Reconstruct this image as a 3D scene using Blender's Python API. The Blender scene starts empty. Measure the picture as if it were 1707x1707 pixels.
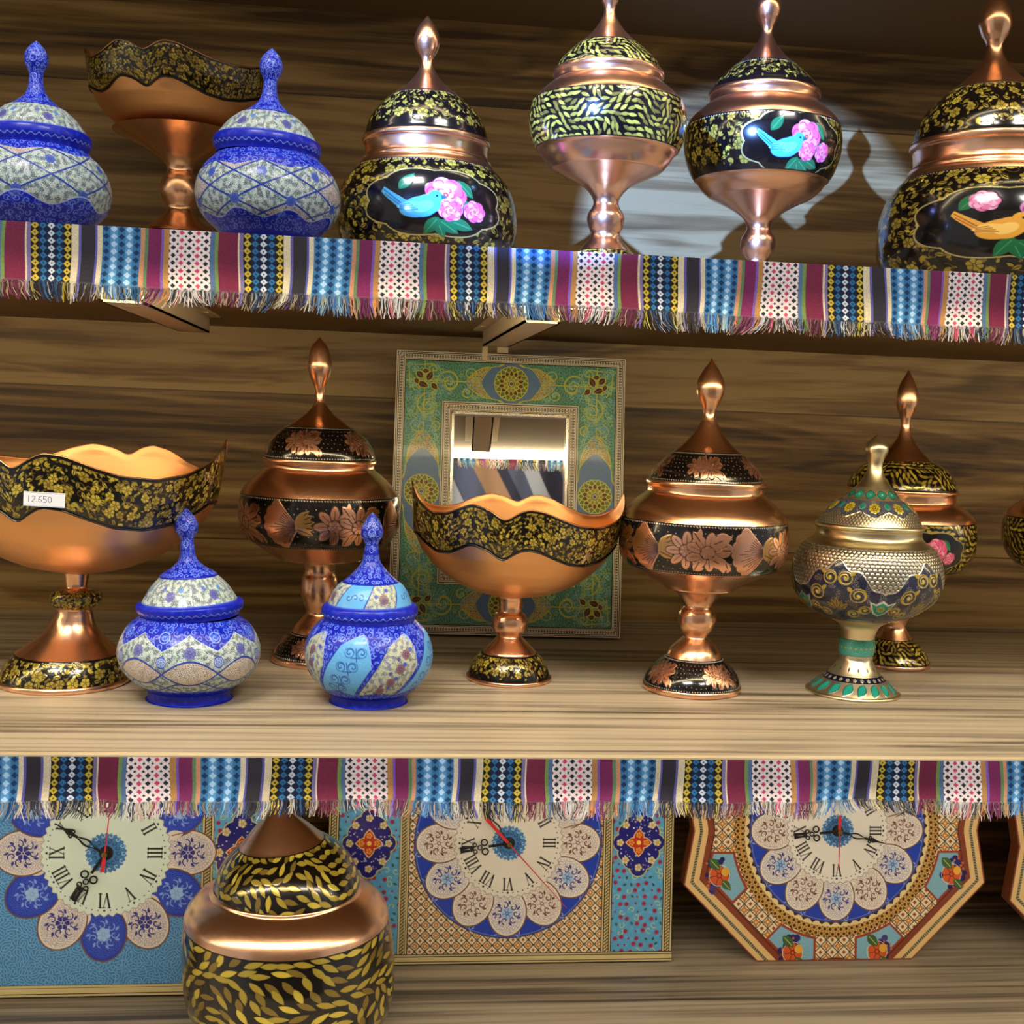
import bpy, math, random
import numpy as np
from mathutils import Vector, Matrix

sc = bpy.context.scene
C = bpy.context.collection
PI = math.pi
rng = np.random.default_rng(7)
random.seed(7)

# ------------------------------------------------------------------ camera, world, lights, exposure
FPX = 2000.0
CAM = np.array([0.0, -0.98326, 0.17129])
PITCH, YAW, ROLL = 0.08292, 0.11511, 0.03798
FW = np.array([math.sin(YAW)*math.cos(PITCH), math.cos(YAW)*math.cos(PITCH), -math.sin(PITCH)])
_r = np.array([math.cos(YAW), -math.sin(YAW), 0.0])
_u = np.cross(_r, FW)
RT = math.cos(ROLL)*_r + math.sin(ROLL)*_u
UP = -math.sin(ROLL)*_r + math.cos(ROLL)*_u
cd = bpy.data.cameras.new('camera')
cam = bpy.data.objects.new('camera', cd)
C.objects.link(cam)
cd.sensor_width = 36.0
cd.sensor_fit = 'HORIZONTAL'
cd.lens = 36.0*FPX/1707.0
cd.clip_start = 0.02
m = Matrix(((RT[0], UP[0], -FW[0]), (RT[1], UP[1], -FW[1]), (RT[2], UP[2], -FW[2])))
cam.matrix_world = Matrix.Translation(Vector(CAM)) @ m.to_4x4()
sc.camera = cam

sc.view_settings.view_transform = 'Standard'
sc.view_settings.look = 'None'
sc.view_settings.gamma = 1.0
sc.view_settings.use_curve_mapping = False
sc.view_settings.exposure = 0.0

world = bpy.data.worlds.new('world')
sc.world = world
world.use_nodes = True
world.node_tree.nodes['Background'].inputs[0].default_value = (0.84, 0.82, 0.80, 1)
world.node_tree.nodes['Background'].inputs[1].default_value = 0.46

def area_light(name, loc, target, sx, sy, power, col, spread=180):
    ld = bpy.data.lights.new(name, 'AREA')
    ld.shape = 'RECTANGLE'; ld.size = sx; ld.size_y = sy
    ld.energy = power; ld.color = col; ld.spread = math.radians(spread)
    o = bpy.data.objects.new(name, ld); C.objects.link(o)
    o.location = loc
    o.rotation_euler = (Vector(target)-Vector(loc)).to_track_quat('-Z', 'Y').to_euler()
    return o
CEIL = 1.55
area_light('ceiling_panel_light', (-0.5, -1.55, CEIL-0.03), (-0.5, -1.3, 0), 0.7, 0.35, 30, (1.0, 0.96, 0.90))
area_light('ceiling_panel_light', (0.75, -1.75, CEIL-0.03), (0.6, -1.4, 0), 0.7, 0.35, 25, (1.0, 0.94, 0.86))
def spot(name, loc, target, power, col, ang, r=0.01, blend=0.15):
    ld = bpy.data.lights.new(name, 'SPOT')
    ld.energy = power; ld.color = col; ld.spot_size = math.radians(ang); ld.spot_blend = blend
    ld.shadow_soft_size = r
    o = bpy.data.objects.new(name, ld); C.objects.link(o)
    o.location = loc
    o.rotation_euler = (Vector(target)-Vector(loc)).to_track_quat('-Z', 'Y').to_euler()
    return o
spot('cool_display_spotlight', (-0.83, -1.975, 0.50), (0.305, 0.0, 0.315), 1250, (0.15, 0.33, 1.0), 6.6, r=0.008, blend=.08)

# heights of the shelves (middle shelf top is z = 0), wall plane is y = 0
ZU, ZL, ZT, TH, YF = 0.2489, -0.2489, 0.4978, 0.017, -0.40

# ------------------------------------------------------------------ projection helpers (to place things where they stand)
def ray(px, py):
    d = FW + RT*((px-853.5)/FPX) + UP*((853.5-py)/FPX)
    return d
def on(px, py, z):
    d = ray(px, py); t = (z-CAM[2])/d[2]; return CAM+d*t
def at(px, py, y):
    d = ray(px, py); t = (y-CAM[1])/d[1]; return CAM+d*t
def depth(P):
    return float((np.array(P)-CAM) @ FW)
def proj(P):
    d = np.array(P)-CAM; z = d @ FW
    return 853.5+FPX*(d @ RT)/z, 853.5-FPX*(d @ UP)/z

# ------------------------------------------------------------------ materials
def lin(c):
    c = np.asarray(c, float)/255.0
    return np.where(c <= 0.04045, c/12.92, ((c+0.055)/1.055)**2.4)
def mat(name, col=None, rough=0.4, metal=0.0, coat=0.0, spec=0.5):
    m = bpy.data.materials.new(name); m.use_nodes = True
    b = m.node_tree.nodes['Principled BSDF']
    if col is not None: b.inputs['Base Color'].default_value = (*lin(col), 1)
    b.inputs['Roughness'].default_value = rough
    b.inputs['Metallic'].default_value = metal
    b.inputs['Coat Weight'].default_value = coat
    b.inputs['Coat Roughness'].default_value = 0.06
    b.inputs['Specular IOR Level'].default_value = spec
    return m
def nd(m, t, **kw):
    n = m.node_tree.nodes.new(t)
    for k, v in kw.items(): setattr(n, k, v)
    return n
def lk(m, a, b): m.node_tree.links.new(a, b)

def metal_mat(name, col, rough, streak=0.05):
    """turned metal: fine rings round the axis and a little blotching"""
    m = mat(name, col, rough, 1.0)
    b = m.node_tree.nodes['Principled BSDF']
    tc = nd(m, 'ShaderNodeTexCoord'); mp = nd(m, 'ShaderNodeMapping')
    mp.inputs['Scale'].default_value = (3, 3, 900)
    n = nd(m, 'ShaderNodeTexNoise'); n.inputs['Scale'].default_value = 1.0; n.inputs['Detail'].default_value = 2
    lk(m, tc.outputs['Object'], mp.inputs[0]); lk(m, mp.outputs[0], n.inputs['Vector'])
    bp = nd(m, 'ShaderNodeBump'); bp.inputs['Strength'].default_value = streak; bp.inputs['Distance'].default_value = 0.001
    lk(m, n.outputs[0], bp.inputs['Height']); lk(m, bp.outputs[0], b.inputs['Normal'])
    n2 = nd(m, 'ShaderNodeTexNoise'); n2.inputs['Scale'].default_value = 60; n2.inputs['Detail'].default_value = 4
    lk(m, tc.outputs['Object'], n2.inputs['Vector'])
    mr = nd(m, 'ShaderNodeMapRange'); mr.inputs['To Min'].default_value = rough*0.88; mr.inputs['To Max'].default_value = rough*1.15
    lk(m, n2.outputs[0], mr.inputs[0]); lk(m, mr.outputs[0], b.inputs['Roughness'])
    return m
def paint_mat(name, rough=0.3, mrough=0.28, coat=0.5, spec=0.5, sheen=0.0):
    """colour from the painted decoration, its alpha says where bare metal shows"""
    m = mat(name, None, rough, 0, coat, spec)
    b = m.node_tree.nodes['Principled BSDF']
    a = nd(m, 'ShaderNodeAttribute'); a.attribute_name = 'Col'
    lk(m, a.outputs['Color'], b.inputs['Base Color']); lk(m, a.outputs['Alpha'], b.inputs['Metallic'])
    mr = nd(m, 'ShaderNodeMapRange'); mr.inputs['To Min'].default_value = rough; mr.inputs['To Max'].default_value = mrough
    lk(m, a.outputs['Alpha'], mr.inputs[0]); lk(m, mr.outputs[0], b.inputs['Roughness'])
    return m
M_COPPER = metal_mat('polished_copper', (248, 196, 158), 0.25)
M_COPPER_IN = metal_mat('satin_copper', (240, 182, 126), 0.40)
M_BRASSY = metal_mat('pale_brass', (232, 220, 182), 0.30)
M_LACQ = paint_mat('black_lacquer_with_painting', 0.16, 0.30, 0.35)
M_ENAMEL = paint_mat('blue_enamel', 0.34, 0.3, 0.12, 0.3)
M_PRINT = paint_mat('painted_panel', 0.32, 0.3, 0.12, 0.4)
M_BLACKRIM = mat('black_edge', (14, 12, 14), 0.2, 0, 0.3)

def wood(name, dark, mid, light, sx, sz, planks, rough=0.42, seed=0.0, contrast=1.0, axis=2, knots=True):
    m = mat(name, mid, rough, 0, 0, 0.35)
    nt = m.node_tree; b = nt.nodes['Principled BSDF']
    tc = nd(m, 'ShaderNodeTexCoord')
    sep = nd(m, 'ShaderNodeSeparateXYZ'); lk(m, tc.outputs['Object'], sep.inputs[0])
    H = sep.outputs[axis]
    # plank number
    d = nd(m, 'ShaderNodeMath', operation='MULTIPLY'); d.inputs[1].default_value = 1.0/planks; lk(m, H, d.inputs[0])
    off = nd(m, 'ShaderNodeMath', operation='ADD'); off.inputs[1].default_value = 0.37+seed; lk(m, d.outputs[0], off.inputs[0])
    fl = nd(m, 'ShaderNodeMath', operation='FLOOR'); lk(m, off.outputs[0], fl.inputs[0])
    fr = nd(m, 'ShaderNodeMath', operation='FRACT'); lk(m, off.outputs[0], fr.inputs[0])
    wn = nd(m, 'ShaderNodeTexWhiteNoise', noise_dimensions='1D'); lk(m, fl.outputs[0], wn.inputs['W'])
    # grain coordinates: x slowly, height quickly, each plank shifted
    cmb = nd(m, 'ShaderNodeCombineXYZ')
    sh = nd(m, 'ShaderNodeMath', operation='MULTIPLY_ADD'); sh.inputs[1].default_value = 13.0
    lk(m, wn.outputs['Value'], sh.inputs[0]); lk(m, sep.outputs[0], sh.inputs[2])
    lk(m, sh.outputs[0], cmb.inputs[0]); lk(m, H, cmb.inputs[2])
    mp = nd(m, 'ShaderNodeMapping'); mp.inputs['Scale'].default_value = (sx, 1, sz); lk(m, cmb.outputs[0], mp.inputs[0])
    n1 = nd(m, 'ShaderNodeTexNoise'); n1.inputs['Scale'].default_value = 1; n1.inputs['Detail'].default_value = 7
    n1.inputs['Roughness'].default_value = 0.62; n1.inputs['Distortion'].default_value = 0.35
    lk(m, mp.outputs[0], n1.inputs['Vector'])
    mp2 = nd(m, 'ShaderNodeMapping'); mp2.inputs['Scale'].default_value = (sx*0.55, 1, sz*0.16); lk(m, cmb.outputs[0], mp2.inputs[0])
    n2 = nd(m, 'ShaderNodeTexNoise'); n2.inputs['Scale'].default_value = 1; n2.inputs['Detail'].default_value = 3
    n2.inputs['Distortion'].default_value = 1.6 if knots else 0.5
    lk(m, mp2.outputs[0], n2.inputs['Vector'])
    # rings out of the slow noise
    wv = nd(m, 'ShaderNodeMath', operation='MULTIPLY'); wv.inputs[1].default_value = 46.0; lk(m, n2.outputs[0], wv.inputs[0])
    sn = nd(m, 'ShaderNodeMath', operation='SINE'); lk(m, wv.outputs[0], sn.inputs[0])
    s2 = nd(m, 'ShaderNodeMath', operation='MULTIPLY'); s2.inputs[1].default_value = 0.05; lk(m, sn.outputs[0], s2.inputs[0])
    a1 = nd(m, 'ShaderNodeMath', operation='ADD'); lk(m, n1.outputs[0], a1.inputs[0]); lk(m, s2.outputs[0], a1.inputs[1])
    a2 = nd(m, 'ShaderNodeMath', operation='MULTIPLY_ADD'); a2.inputs[1].default_value = 0.55; lk(m, n2.outputs[0], a2.inputs[0]); lk(m, a1.outputs[0], a2.inputs[2])
    a3 = nd(m, 'ShaderNodeMath', operation='MULTIPLY_ADD'); a3.inputs[1].default_value = 0.16*contrast; lk(m, wn.outputs['Value'], a3.inputs[0]); lk(m, a2.outputs[0], a3.inputs[2])
    cr = nd(m, 'ShaderNodeValToRGB'); e = cr.color_ramp.elements
    c0 = 0.86; w = 0.20/contrast
    e[0].position = c0-w; e[0].color = (*lin(dark), 1)
    e[1].position = min(0.999, c0+w); e[1].color = (*lin(light), 1)
    k = cr.color_ramp.elements.new(c0-0.02); k.color = (*lin(mid), 1)
    lk(m, a3.outputs[0], cr.inputs[0])
    # groove between planks
    g = nd(m, 'ShaderNodeMath', operation='COMPARE'); g.inputs[1].default_value = 0.0; g.inputs[2].default_value = 0.010
    lk(m, fr.outputs[0], g.inputs[0])
    mx = nd(m, 'ShaderNodeMix', data_type='RGBA'); mx.inputs[7].default_value = (*lin(np.array(dark)*0.6), 1)
    gm = nd(m, 'ShaderNodeMath', operation='MULTIPLY'); gm.inputs[1].default_value = 0.75 if knots else 0.0
    lk(m, g.outputs[0], gm.inputs[0]); lk(m, gm.outputs[0], mx.inputs[0]); lk(m, cr.outputs[0], mx.inputs[6])
    lk(m, mx.outputs[2], b.inputs['Base Color'])
    bp = nd(m, 'ShaderNodeBump'); bp.inputs['Strength'].default_value = 0.12; bp.inputs['Distance'].default_value = 0.001
    lk(m, n1.outputs[0], bp.inputs['Height']); lk(m, bp.outputs[0], b.inputs['Normal'])
    return m
M_WALL = wood('brown_wood_panel', (58, 38, 17), (118, 90, 50), (156, 128, 80), 3.2, 85, 0.118, seed=0.12, contrast=1.0)
M_SHELF = wood('grey_brown_laminate', (84, 74, 62), (140, 127, 108), (178, 164, 140), 2.0, 140, 0.9, seed=0.3, contrast=1.35, axis=1, knots=False)
M_EDGE = wood('pale_shelf_edge', (150, 130, 100), (186, 166, 130), (206, 188, 152), 2.0, 170, 0.9, seed=0.3, contrast=0.8, axis=2, knots=False)
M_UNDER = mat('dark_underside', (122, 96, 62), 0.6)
M_BEIGE = mat('beige_painted_steel', (196, 180, 148), 0.5)

# ------------------------------------------------------------------ object helpers
def link(o, parent=None):
    C.objects.link(o)
    if parent is not None: o.parent = parent
    return o
def mesh_obj(name, verts, faces, m, parent=None, smooth=False):
    me = bpy.data.meshes.new(name); me.from_pydata([tuple(v) for v in verts], [], faces); me.update()
    if m is not None: me.materials.append(m)
    if smooth:
        me.polygons.foreach_set('use_smooth', [True]*len(me.polygons))
    return link(bpy.data.objects.new(name, me), parent)
def thing(name, label, cat, loc=(0, 0, 0), group=None):
    o = bpy.data.objects.new(name, None); o.empty_display_size = 0.02
    C.objects.link(o); o.location = loc
    return tag(o, label, cat, group)
def tag(o, label=None, cat=None, group=None, kind=None):
    if label: o['label'] = label
    if cat: o['category'] = cat
    if group: o['group'] = group
    if kind: o['kind'] = kind
    return o
def box_vf(x0, x1, y0, y1, z0, z1, V=None, F=None):
    V = [] if V is None else V; F = [] if F is None else F
    n = len(V)
    V += [(x, y, z) for z in (z0, z1) for y in (y0, y1) for x in (x0, x1)]
    F += [tuple(n+i for i in q) for q in ((0, 2, 3, 1), (4, 5, 7, 6), (0, 1, 5, 4), (2, 6, 7, 3), (0, 4, 6, 2), (1, 3, 7, 5))]
    return V, F
def box(name, x0, x1, y0, y1, z0, z1, m, parent=None, bevel=0.0):
    V, F = box_vf(x0, x1, y0, y1, z0, z1)
    o = mesh_obj(name, V, F, m, parent)
    if bevel:
        b = o.modifiers.new('bevel', 'BEVEL'); b.width = bevel; b.segments = 2
    return o
def grid_mesh(name, P, m, parent, wrap, col=None, smooth=True, keep=None):
    """P: (nv, nu, 3) points, col: (nv, nu, 4) linear"""
    nv, nu = P.shape[:2]
    me = bpy.data.meshes.new(name)
    me.vertices.add(nv*nu)
    me.vertices.foreach_set('co', P.reshape(-1).astype(np.float32))
    iu = np.arange(nu if wrap else nu-1); ju = (iu+1) % nu
    r = np.arange(nv-1)[:, None]*nu
    q = np.stack([r+iu, r+nu+iu, r+nu+ju, r+ju], -1).reshape(-1, 4)
    if keep is not None: q = q[keep.reshape(-1)]
    n = len(q)
    me.loops.add(n*4); me.loops.foreach_set('vertex_index', q.reshape(-1).astype(np.int32))
    me.polygons.add(n)
    me.polygons.foreach_set('loop_start', (np.arange(n)*4).astype(np.int32))
    me.polygons.foreach_set('loop_total', np.full(n, 4, np.int32))
    if smooth: me.polygons.foreach_set('use_smooth', np.ones(n, bool))
    me.update(calc_edges=True)
    if col is not None:
        a = me.attributes.new('Col', 'FLOAT_COLOR', 'POINT')
        a.data.foreach_set('color', col.reshape(-1).astype(np.float32))
    me.materials.append(m)
    return link(bpy.data.objects.new(name, me), parent)

# ------------------------------------------------------------------ painting: decoration is painted into the mesh point by point
class Cv:
    """w wraps round, h from top to bottom; rgb sRGB 0..255, metal 0..1, relief in canvas units"""
    def __init__(s, w, h, col, metal=0.0, wrap=True):
        s.w, s.h, s.wrap = int(w), int(h), wrap
        s.rgb = np.empty((s.h, s.w, 3)); s.rgb[:] = col
        s.m = np.full((s.h, s.w), float(metal)); s.z = np.zeros((s.h, s.w))
        s.v, s.u = np.mgrid[0:s.h, 0:s.w].astype(float)
    def put(s, cx, cy, R, fn, col, metal=0.0, z=None):
        x0, x1 = int(cx-R-2), int(cx+R+3); y0, y1 = max(0, int(cy-R-2)), min(s.h, int(cy+R+3))
        if not s.wrap: x0, x1 = max(0, x0), min(s.w, x1)
        if y1 <= y0 or x1 <= x0: return
        ix = np.arange(x0, x1); iy = np.arange(y0, y1)
        X, Y = np.meshgrid(ix-cx, iy-cy)
        k = np.clip(fn(X, Y)+0.5, 0, 1)
        if s.wrap: ix = ix % s.w
        g = np.ix_(iy, ix)
        s.rgb[g] = s.rgb[g]*(1-k[..., None])+np.array(col, float)*k[..., None]
        s.m[g] = s.m[g]*(1-k)+metal*k
        if z is not None: s.z[g] = s.z[g]*(1-k)+z*k
    def fill(s, mask, col, metal=0.0, z=None):
        k = np.clip(mask, 0, 1)
        s.rgb = s.rgb*(1-k[..., None])+np.array(col, float)*k[..., None]
        s.m = s.m*(1-k)+metal*k
        if z is not None: s.z = s.z*(1-k)+z*k
    def leaf(s, cx, cy, L, W, a, col, metal=0.0, z=None, vein=None):
        ca, sa = math.cos(a), math.sin(a)
        def f(X, Y):
            p = (X*ca+Y*sa)/(L/2); q = (-X*sa+Y*ca)
            return (W/2*np.clip(1-p*p, -1, 1)*(1-0.25*p)-np.abs(q))
        s.put(cx, cy, L/2, f, col, metal, z)
        if vein is not None:
            s.put(cx, cy, L/2, lambda X, Y: np.minimum(0.7-np.abs(-X*sa+Y*ca), L*0.36-np.abs(X*ca+Y*sa)), vein, metal)
    def disc(s, cx, cy, r, col, metal=0.0, z=None):
        s.put(cx, cy, r, lambda X, Y: r-np.hypot(X, Y), col, metal, z)
    def ell(s, cx, cy, rx, ry, a, col, metal=0.0, z=None):
        ca, sa = math.cos(a), math.sin(a)
        s.put(cx, cy, max(rx, ry), lambda X, Y: (1-np.hypot((X*ca+Y*sa)/rx, (-X*sa+Y*ca)/ry))*min(rx, ry), col, metal, z)
    def ring(s, cx, cy, r, w, col, metal=0.0, z=None):
        s.put(cx, cy, r+w, lambda X, Y: w/2-np.abs(np.hypot(X, Y)-r), col, metal, z)
    def flower(s, cx, cy, R, n, a, col, dark, metal=0.0, z=None, core=0.25, corecol=None, deep=0.28):
        def f(X, Y):
            t = np.arctan2(Y, X)-a
            return R*(1-deep+deep*np.abs(np.cos(n*t/2))**0.6)-np.hypot(X, Y)
        s.put(cx, cy, R, f, col, metal, z)
        for i in range(n):
            t = a+(i+0.5)*2*PI/n
            s.line(cx+math.cos(t)*R*core, cy+math.sin(t)*R*core, cx+math.cos(t)*R*0.82, cy+math.sin(t)*R*0.82, max(0.8, R*0.07), dark, 0 if metal == 0 else 0.2)
        s.disc(cx, cy, R*core, dark, 0)
        s.disc(cx, cy, R*core*0.62, corecol if corecol is not None else col, metal, z)
    def line(s, x0, y0, x1, y1, w, col, metal=0.0, z=None):
        cx, cy = (x0+x1)/2, (y0+y1)/2; L = math.hypot(x1-x0, y1-y0)/2+1e-6
        dx, dy = (x1-x0)/(2*L), (y1-y0)/(2*L)
        s.put(cx, cy, L+w, lambda X, Y: w/2-np.hypot(np.maximum(np.abs(X*dx+Y*dy)-L, 0), -X*dy+Y*dx), col, metal, z)
    def path(s, pts, w, col, metal=0.0, z=None, closed=False):
        if closed: pts = list(pts)+[pts[0]]
        for (a, b), (c, d) in zip(pts[:-1], pts[1:]): s.line(a, b, c, d, w, col, metal, z)
    def curl(s, cx, cy, r, a, turns, w, col, metal=0.0, dirn=1, z=None, n=14):
        p = []
        for i in range(n+1):
            k = i/n; rr = r*(1-0.82*k); t = a+dirn*turns*2*PI*k
            p.append((cx+rr*math.cos(t), cy+rr*math.sin(t)))
        s.path(p, w, col, metal, z)
    def poly(s, pts, col, metal=0.0, z=None):
        pts = np.array(pts, float); c = pts.mean(0); R = np.abs(pts-c).max()
        q = pts-c
        def f(X, Y):
            ins = np.zeros(X.shape, bool); d = np.full(X.shape, 1e9)
            n = len(q)
            for i in range(n):
                x0, y0 = q[i]; x1, y1 = q[(i+1) % n]
                cnd = ((y0 > Y) != (y1 > Y))
                with np.errstate(divide='ignore', invalid='ignore'):
                    xx = (x1-x0)*(Y-y0)/(y1-y0+1e-12)+x0
                ins ^= cnd & (X < xx)
                L2 = (x1-x0)**2+(y1-y0)**2+1e-9
                t = np.clip(((X-x0)*(x1-x0)+(Y-y0)*(y1-y0))/L2, 0, 1)
                d = np.minimum(d, np.hypot(X-x0-t*(x1-x0), Y-y0-t*(y1-y0)))
            return np.where(ins, d, -d)
        s.put(c[0], c[1], R, f, col, metal, z)
    def noise(s, lam, bw=0.35):
        """wrapping band-passed noise of wavelength lam"""
        n = rng.standard_normal((s.h, s.w)); F = np.fft.fft2(n)
        fy = np.fft.fftfreq(s.h)[:, None]; fx = np.fft.fftfreq(s.w)[None, :]
        fr = np.hypot(fx, fy); f0 = 1.0/lam
        G = np.exp(-((fr-f0)/(bw*f0))**2)
        o = np.real(np.fft.ifft2(F*G)); return o/(o.std()+1e-9)
    def contour(s, lam, th, bw=0.3):
        """thin wandering lines, strength 0..1"""
        n = s.noise(lam, bw)
        gy, gx = np.gradient(n); g = np.hypot(gx, gy)+1e-3
        return np.clip(th-np.abs(n)/g+0.5, 0, 1)
    def out(s):
        return np.concatenate([lin(s.rgb), s.m[..., None]], -1)

GOLD = (168, 148, 56); GOLD2 = (204, 184, 70); GOLDD = (124, 104, 42); BLK = (13, 10, 10)
CU = (240, 180, 148)
def scatter(w, h, sp, marg=0.0):
    """loose hexagonal scatter"""
    out = []; r = 0; y = marg
    while y <= h-marg+0.1:
        n = max(3, round(w/sp))
        for i in range(n):
            out.append((((i+0.5*(r % 2))*w/n)+random.uniform(-.22, .22)*sp, y+random.uniform(-.16, .16)*sp))
        y += sp*0.86; r += 1
    return out
def gold_floral(cv, s, dense=1.0, flow=1.0, skip=None, cols=(GOLD, GOLD2, GOLDD)):
    """dense vine of gold leaves, tulips and five-petal flowers on black; s = canvas units per leaf"""
    pts = scatter(cv.w, cv.h, s*2.7/dense, s*0.9)
    random.shuffle(pts)
    for (x, y) in pts:
        if skip is not None and skip(x, y): continue
        cv.curl(x+random.uniform(-s, s), y, s*random.uniform(.9, 1.5), random.uniform(0, 6.3), .75, max(.9, s*.11), cols[2], 0.4, random.choice((-1, 1)))
    for i, (x, y) in enumerate(pts):
        if skip is not None and skip(x, y): continue
        c = cols[random.choice((0, 0, 1))]
        k = random.random()
        if k < 0.30*flow:
            cv.flower(x, y, s*random.uniform(1.0, 1.35), random.choice((5, 6, 6)), random.uniform(0, 6), c, BLK, 0.35, 0.6, core=.22)
        elif k < 0.5:
            a = random.uniform(0, 6.3)
            for d in (-.7, 0, .7): cv.leaf(x+math.cos(a+d)*s*.6, y+math.sin(a+d)*s*.6, s*1.35, s*.62, a+d, c, 0.35, 0.6)
        else:
            a = random.uniform(0, 6.3)
            cv.leaf(x, y, s*1.7, s*.8, a, c, 0.35, 0.6, vein=BLK if s > 6 else None)
            b = a+random.choice((-1, 1))*1.2
            cv.leaf(x+math.cos(b)*s*1.1, y+math.sin(b)*s*1.1, s*1.2, s*.6, b, c, 0.35, 0.6)
        for q in range(2):
            a = random.uniform(0, 6.3)
            cv.leaf(x+math.cos(a)*s*1.6, y+math.sin(a)*s*1.5, s*.9, s*.5, random.uniform(0, 6.3), cols[random.choice((0, 2))], 0.35, 0.5)
def gold_leaves(cv, s, cols=(GOLD, GOLD2, GOLDD), skip=None, swirl=1.0):
    """flowing rows of slender leaves"""
    n = cv.noise(s*9, .5)
    for (x, y) in scatter(cv.w, cv.h, s*1.35, s*.4):
        if skip is not None and skip(x, y): continue
        a = swirl*float(n[min(cv.h-1, max(0, int(y))), int(x) % cv.w])*0.8+0.25
        cv.leaf(x, y, s*1.75, s*.62, a, cols[random.choice((0, 0, 1, 2))], .3, .5)
def copper_floral(cv, s, fans=True):
    """large chased copper flowers and shells between pearl dots on black"""
    for (x, y) in scatter(cv.w, cv.h, s*.36, 3):
        cv.disc(x, y, max(.8, s*.022), (205, 180, 165), .4)
    per = max(2, round(cv.w/(s*4.6))); P = cv.w/per; cy = cv.h/2
    dk = (60, 32, 22)
    for i in range(per):
        x0 = (i+.5)*P
        for (dx, dy, R, n) in ((-.36*P, -.02*s, .82*s, 8), (-.17*P, .02*s, .86*s, 9)):
            x, y = x0+dx, cy+dy
            for k in range(n):
                a = k*2*PI/n
                cv.ell(x+math.cos(a)*R*.60, y+math.sin(a)*R*.60, R*.45, R*.245, a, dk, .3, 1.0)
                cv.ell(x+math.cos(a)*R*.60, y+math.sin(a)*R*.60, R*.40, R*.205, a, CU, 1, 1.8)
                cv.line(x+math.cos(a)*R*.35, y+math.sin(a)*R*.35, x+math.cos(a)*R*.8, y+math.sin(a)*R*.8, 1.1, dk, .4)
            cv.disc(x, y, R*.36, dk, .2); cv.flower(x, y, R*.32, 7, .2, CU, dk, 1, 2.0)
        for (dx, dy, a, L) in ((-.05, -.5, -.45, .9), (-.045, .5, .5, .9), (-.26, .62, 2.0, .6), (-.27, -.62, 4.1, .6), (.00, -.1, 0, .5), (.02, .62, 1.1, .5)):
            x, y = x0+dx*P, cy+dy*s
            cv.leaf(x, y, L*s, L*s*.55, a, CU, 1, 1.4, vein=dk)
            cv.leaf(x+.1*s, y+.16*s*(1 if dy > 0 else -1), L*s*.7, L*s*.35, a+.7, CU, 1, 1.4)
        if fans:
            x, y = x0+.20*P, cy
            pts = []
            for k in range(36):
                a = PI-1.15+k/35*2.1
                r = 1.45*s*(1+.05*abs(math.sin(k*PI/5)))
                pts.append((x+.85*s+r*math.cos(a), y-.05*s+r*math.sin(a)*.88))
            cv.poly(pts+[(x+.9*s, y+.02*s)], CU, 1, 1.6)
            for k in range(15):
                a = PI-1.15+(k+.5)/15*2.1
                r = (.80 if k > 8 else 1.0+.2*(k % 2))*s
                cv.line(x+.85*s, y, x+.85*s+r*math.cos(a), y-.05*s+r*math.sin(a)*.88, 1.3, dk, .4)
            for k in range(5):
                a = -1.15+k*.42
                cv.leaf(x+.92*s+.2*s*math.cos(a), y+.42*s*math.sin(a), .8*s, .34*s, a*.7, (206, 160, 100), 1, 1.4, vein=dk)
def dots_row(cv, y, sp, r, col=(235, 228, 220), metal=0.3):
    n = int(cv.w/sp)
    for i in range(n): cv.disc(i*cv.w/n, y, r, col, metal)
def scribble(cv, mask, base, inks, lam, th):
    """fine arabesque fill inside mask"""
    cv.fill(mask, base)
    sel = cv.noise(lam*3.5, .5)
    for i, c in enumerate(inks):
        ln = cv.contour(lam*(1+.17*i), th)
        lo = -1.0+2.4*i/len(inks)
        part = np.clip((sel-lo)*4, 0, 1) if i else 1.0
        cv.fill(mask*ln*part, c)
BLUE = (14, 30, 176); BLUED = (14, 26, 140); BLUEL = (120, 160, 240); CREAM = (222, 234, 222); TURQ = (92, 166, 226)
INK = [(56, 82, 130), (100, 140, 96), (30, 46, 140), (120, 96, 70)]
def blue_zone(cv, mask, s, base=BLUE, ink=(124, 154, 240)):
    cv.fill(mask, base)
    cv.fill(mask*np.clip(cv.noise(s*2.2, .6)*.5-.3, 0, .45), (52, 100, 230))
    t = Cv(cv.w, cv.h, (0, 0, 0))
    for (x, y) in scatter(cv.w, cv.h, s*1.25, s*.5):
        d = random.choice((-1, 1)); a = random.uniform(0, 6.3)
        t.curl(x, y, s*.55, a, 1.05, 1.5, (255, 0, 0), dirn=d, n=10)
        t.curl(x+s*.5*math.cos(a), y+s*.5*math.sin(a), s*.5, a+2, .35, 1.3, (255, 0, 0), dirn=-d, n=5)
    cv.fill(mask*t.rgb[..., 0]/255*.9, ink)
def rose(cv, x, y, R, a=0.0, pal=((226, 96, 150), (240, 150, 190), (190, 52, 110))):
    for i in range(7):
        t = a+i*2*PI/7
        cv.disc(x+math.cos(t)*R*.55, y+math.sin(t)*R*.55, R*.46, pal[1] if i % 2 else pal[0], 0, .8)
        cv.curl(x+math.cos(t)*R*.6, y+math.sin(t)*R*.6, R*.36, t-1, .3, max(1, R*.06), pal[2])
    cv.disc(x, y, R*.5, pal[0], 0, 1)
    for i in range(5):
        t = a+.4+i*2*PI/5
        cv.disc(x+math.cos(t)*R*.2, y+math.sin(t)*R*.2, R*.26, pal[1], 0, 1)
        cv.curl(x+math.cos(t)*R*.2, y+math.sin(t)*R*.2, R*.26, t-1, .35, max(1, R*.06), pal[2])
    cv.disc(x, y, R*.12, (150, 40, 60)); cv.disc(x, y, R*.05, (230, 200, 80))
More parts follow.
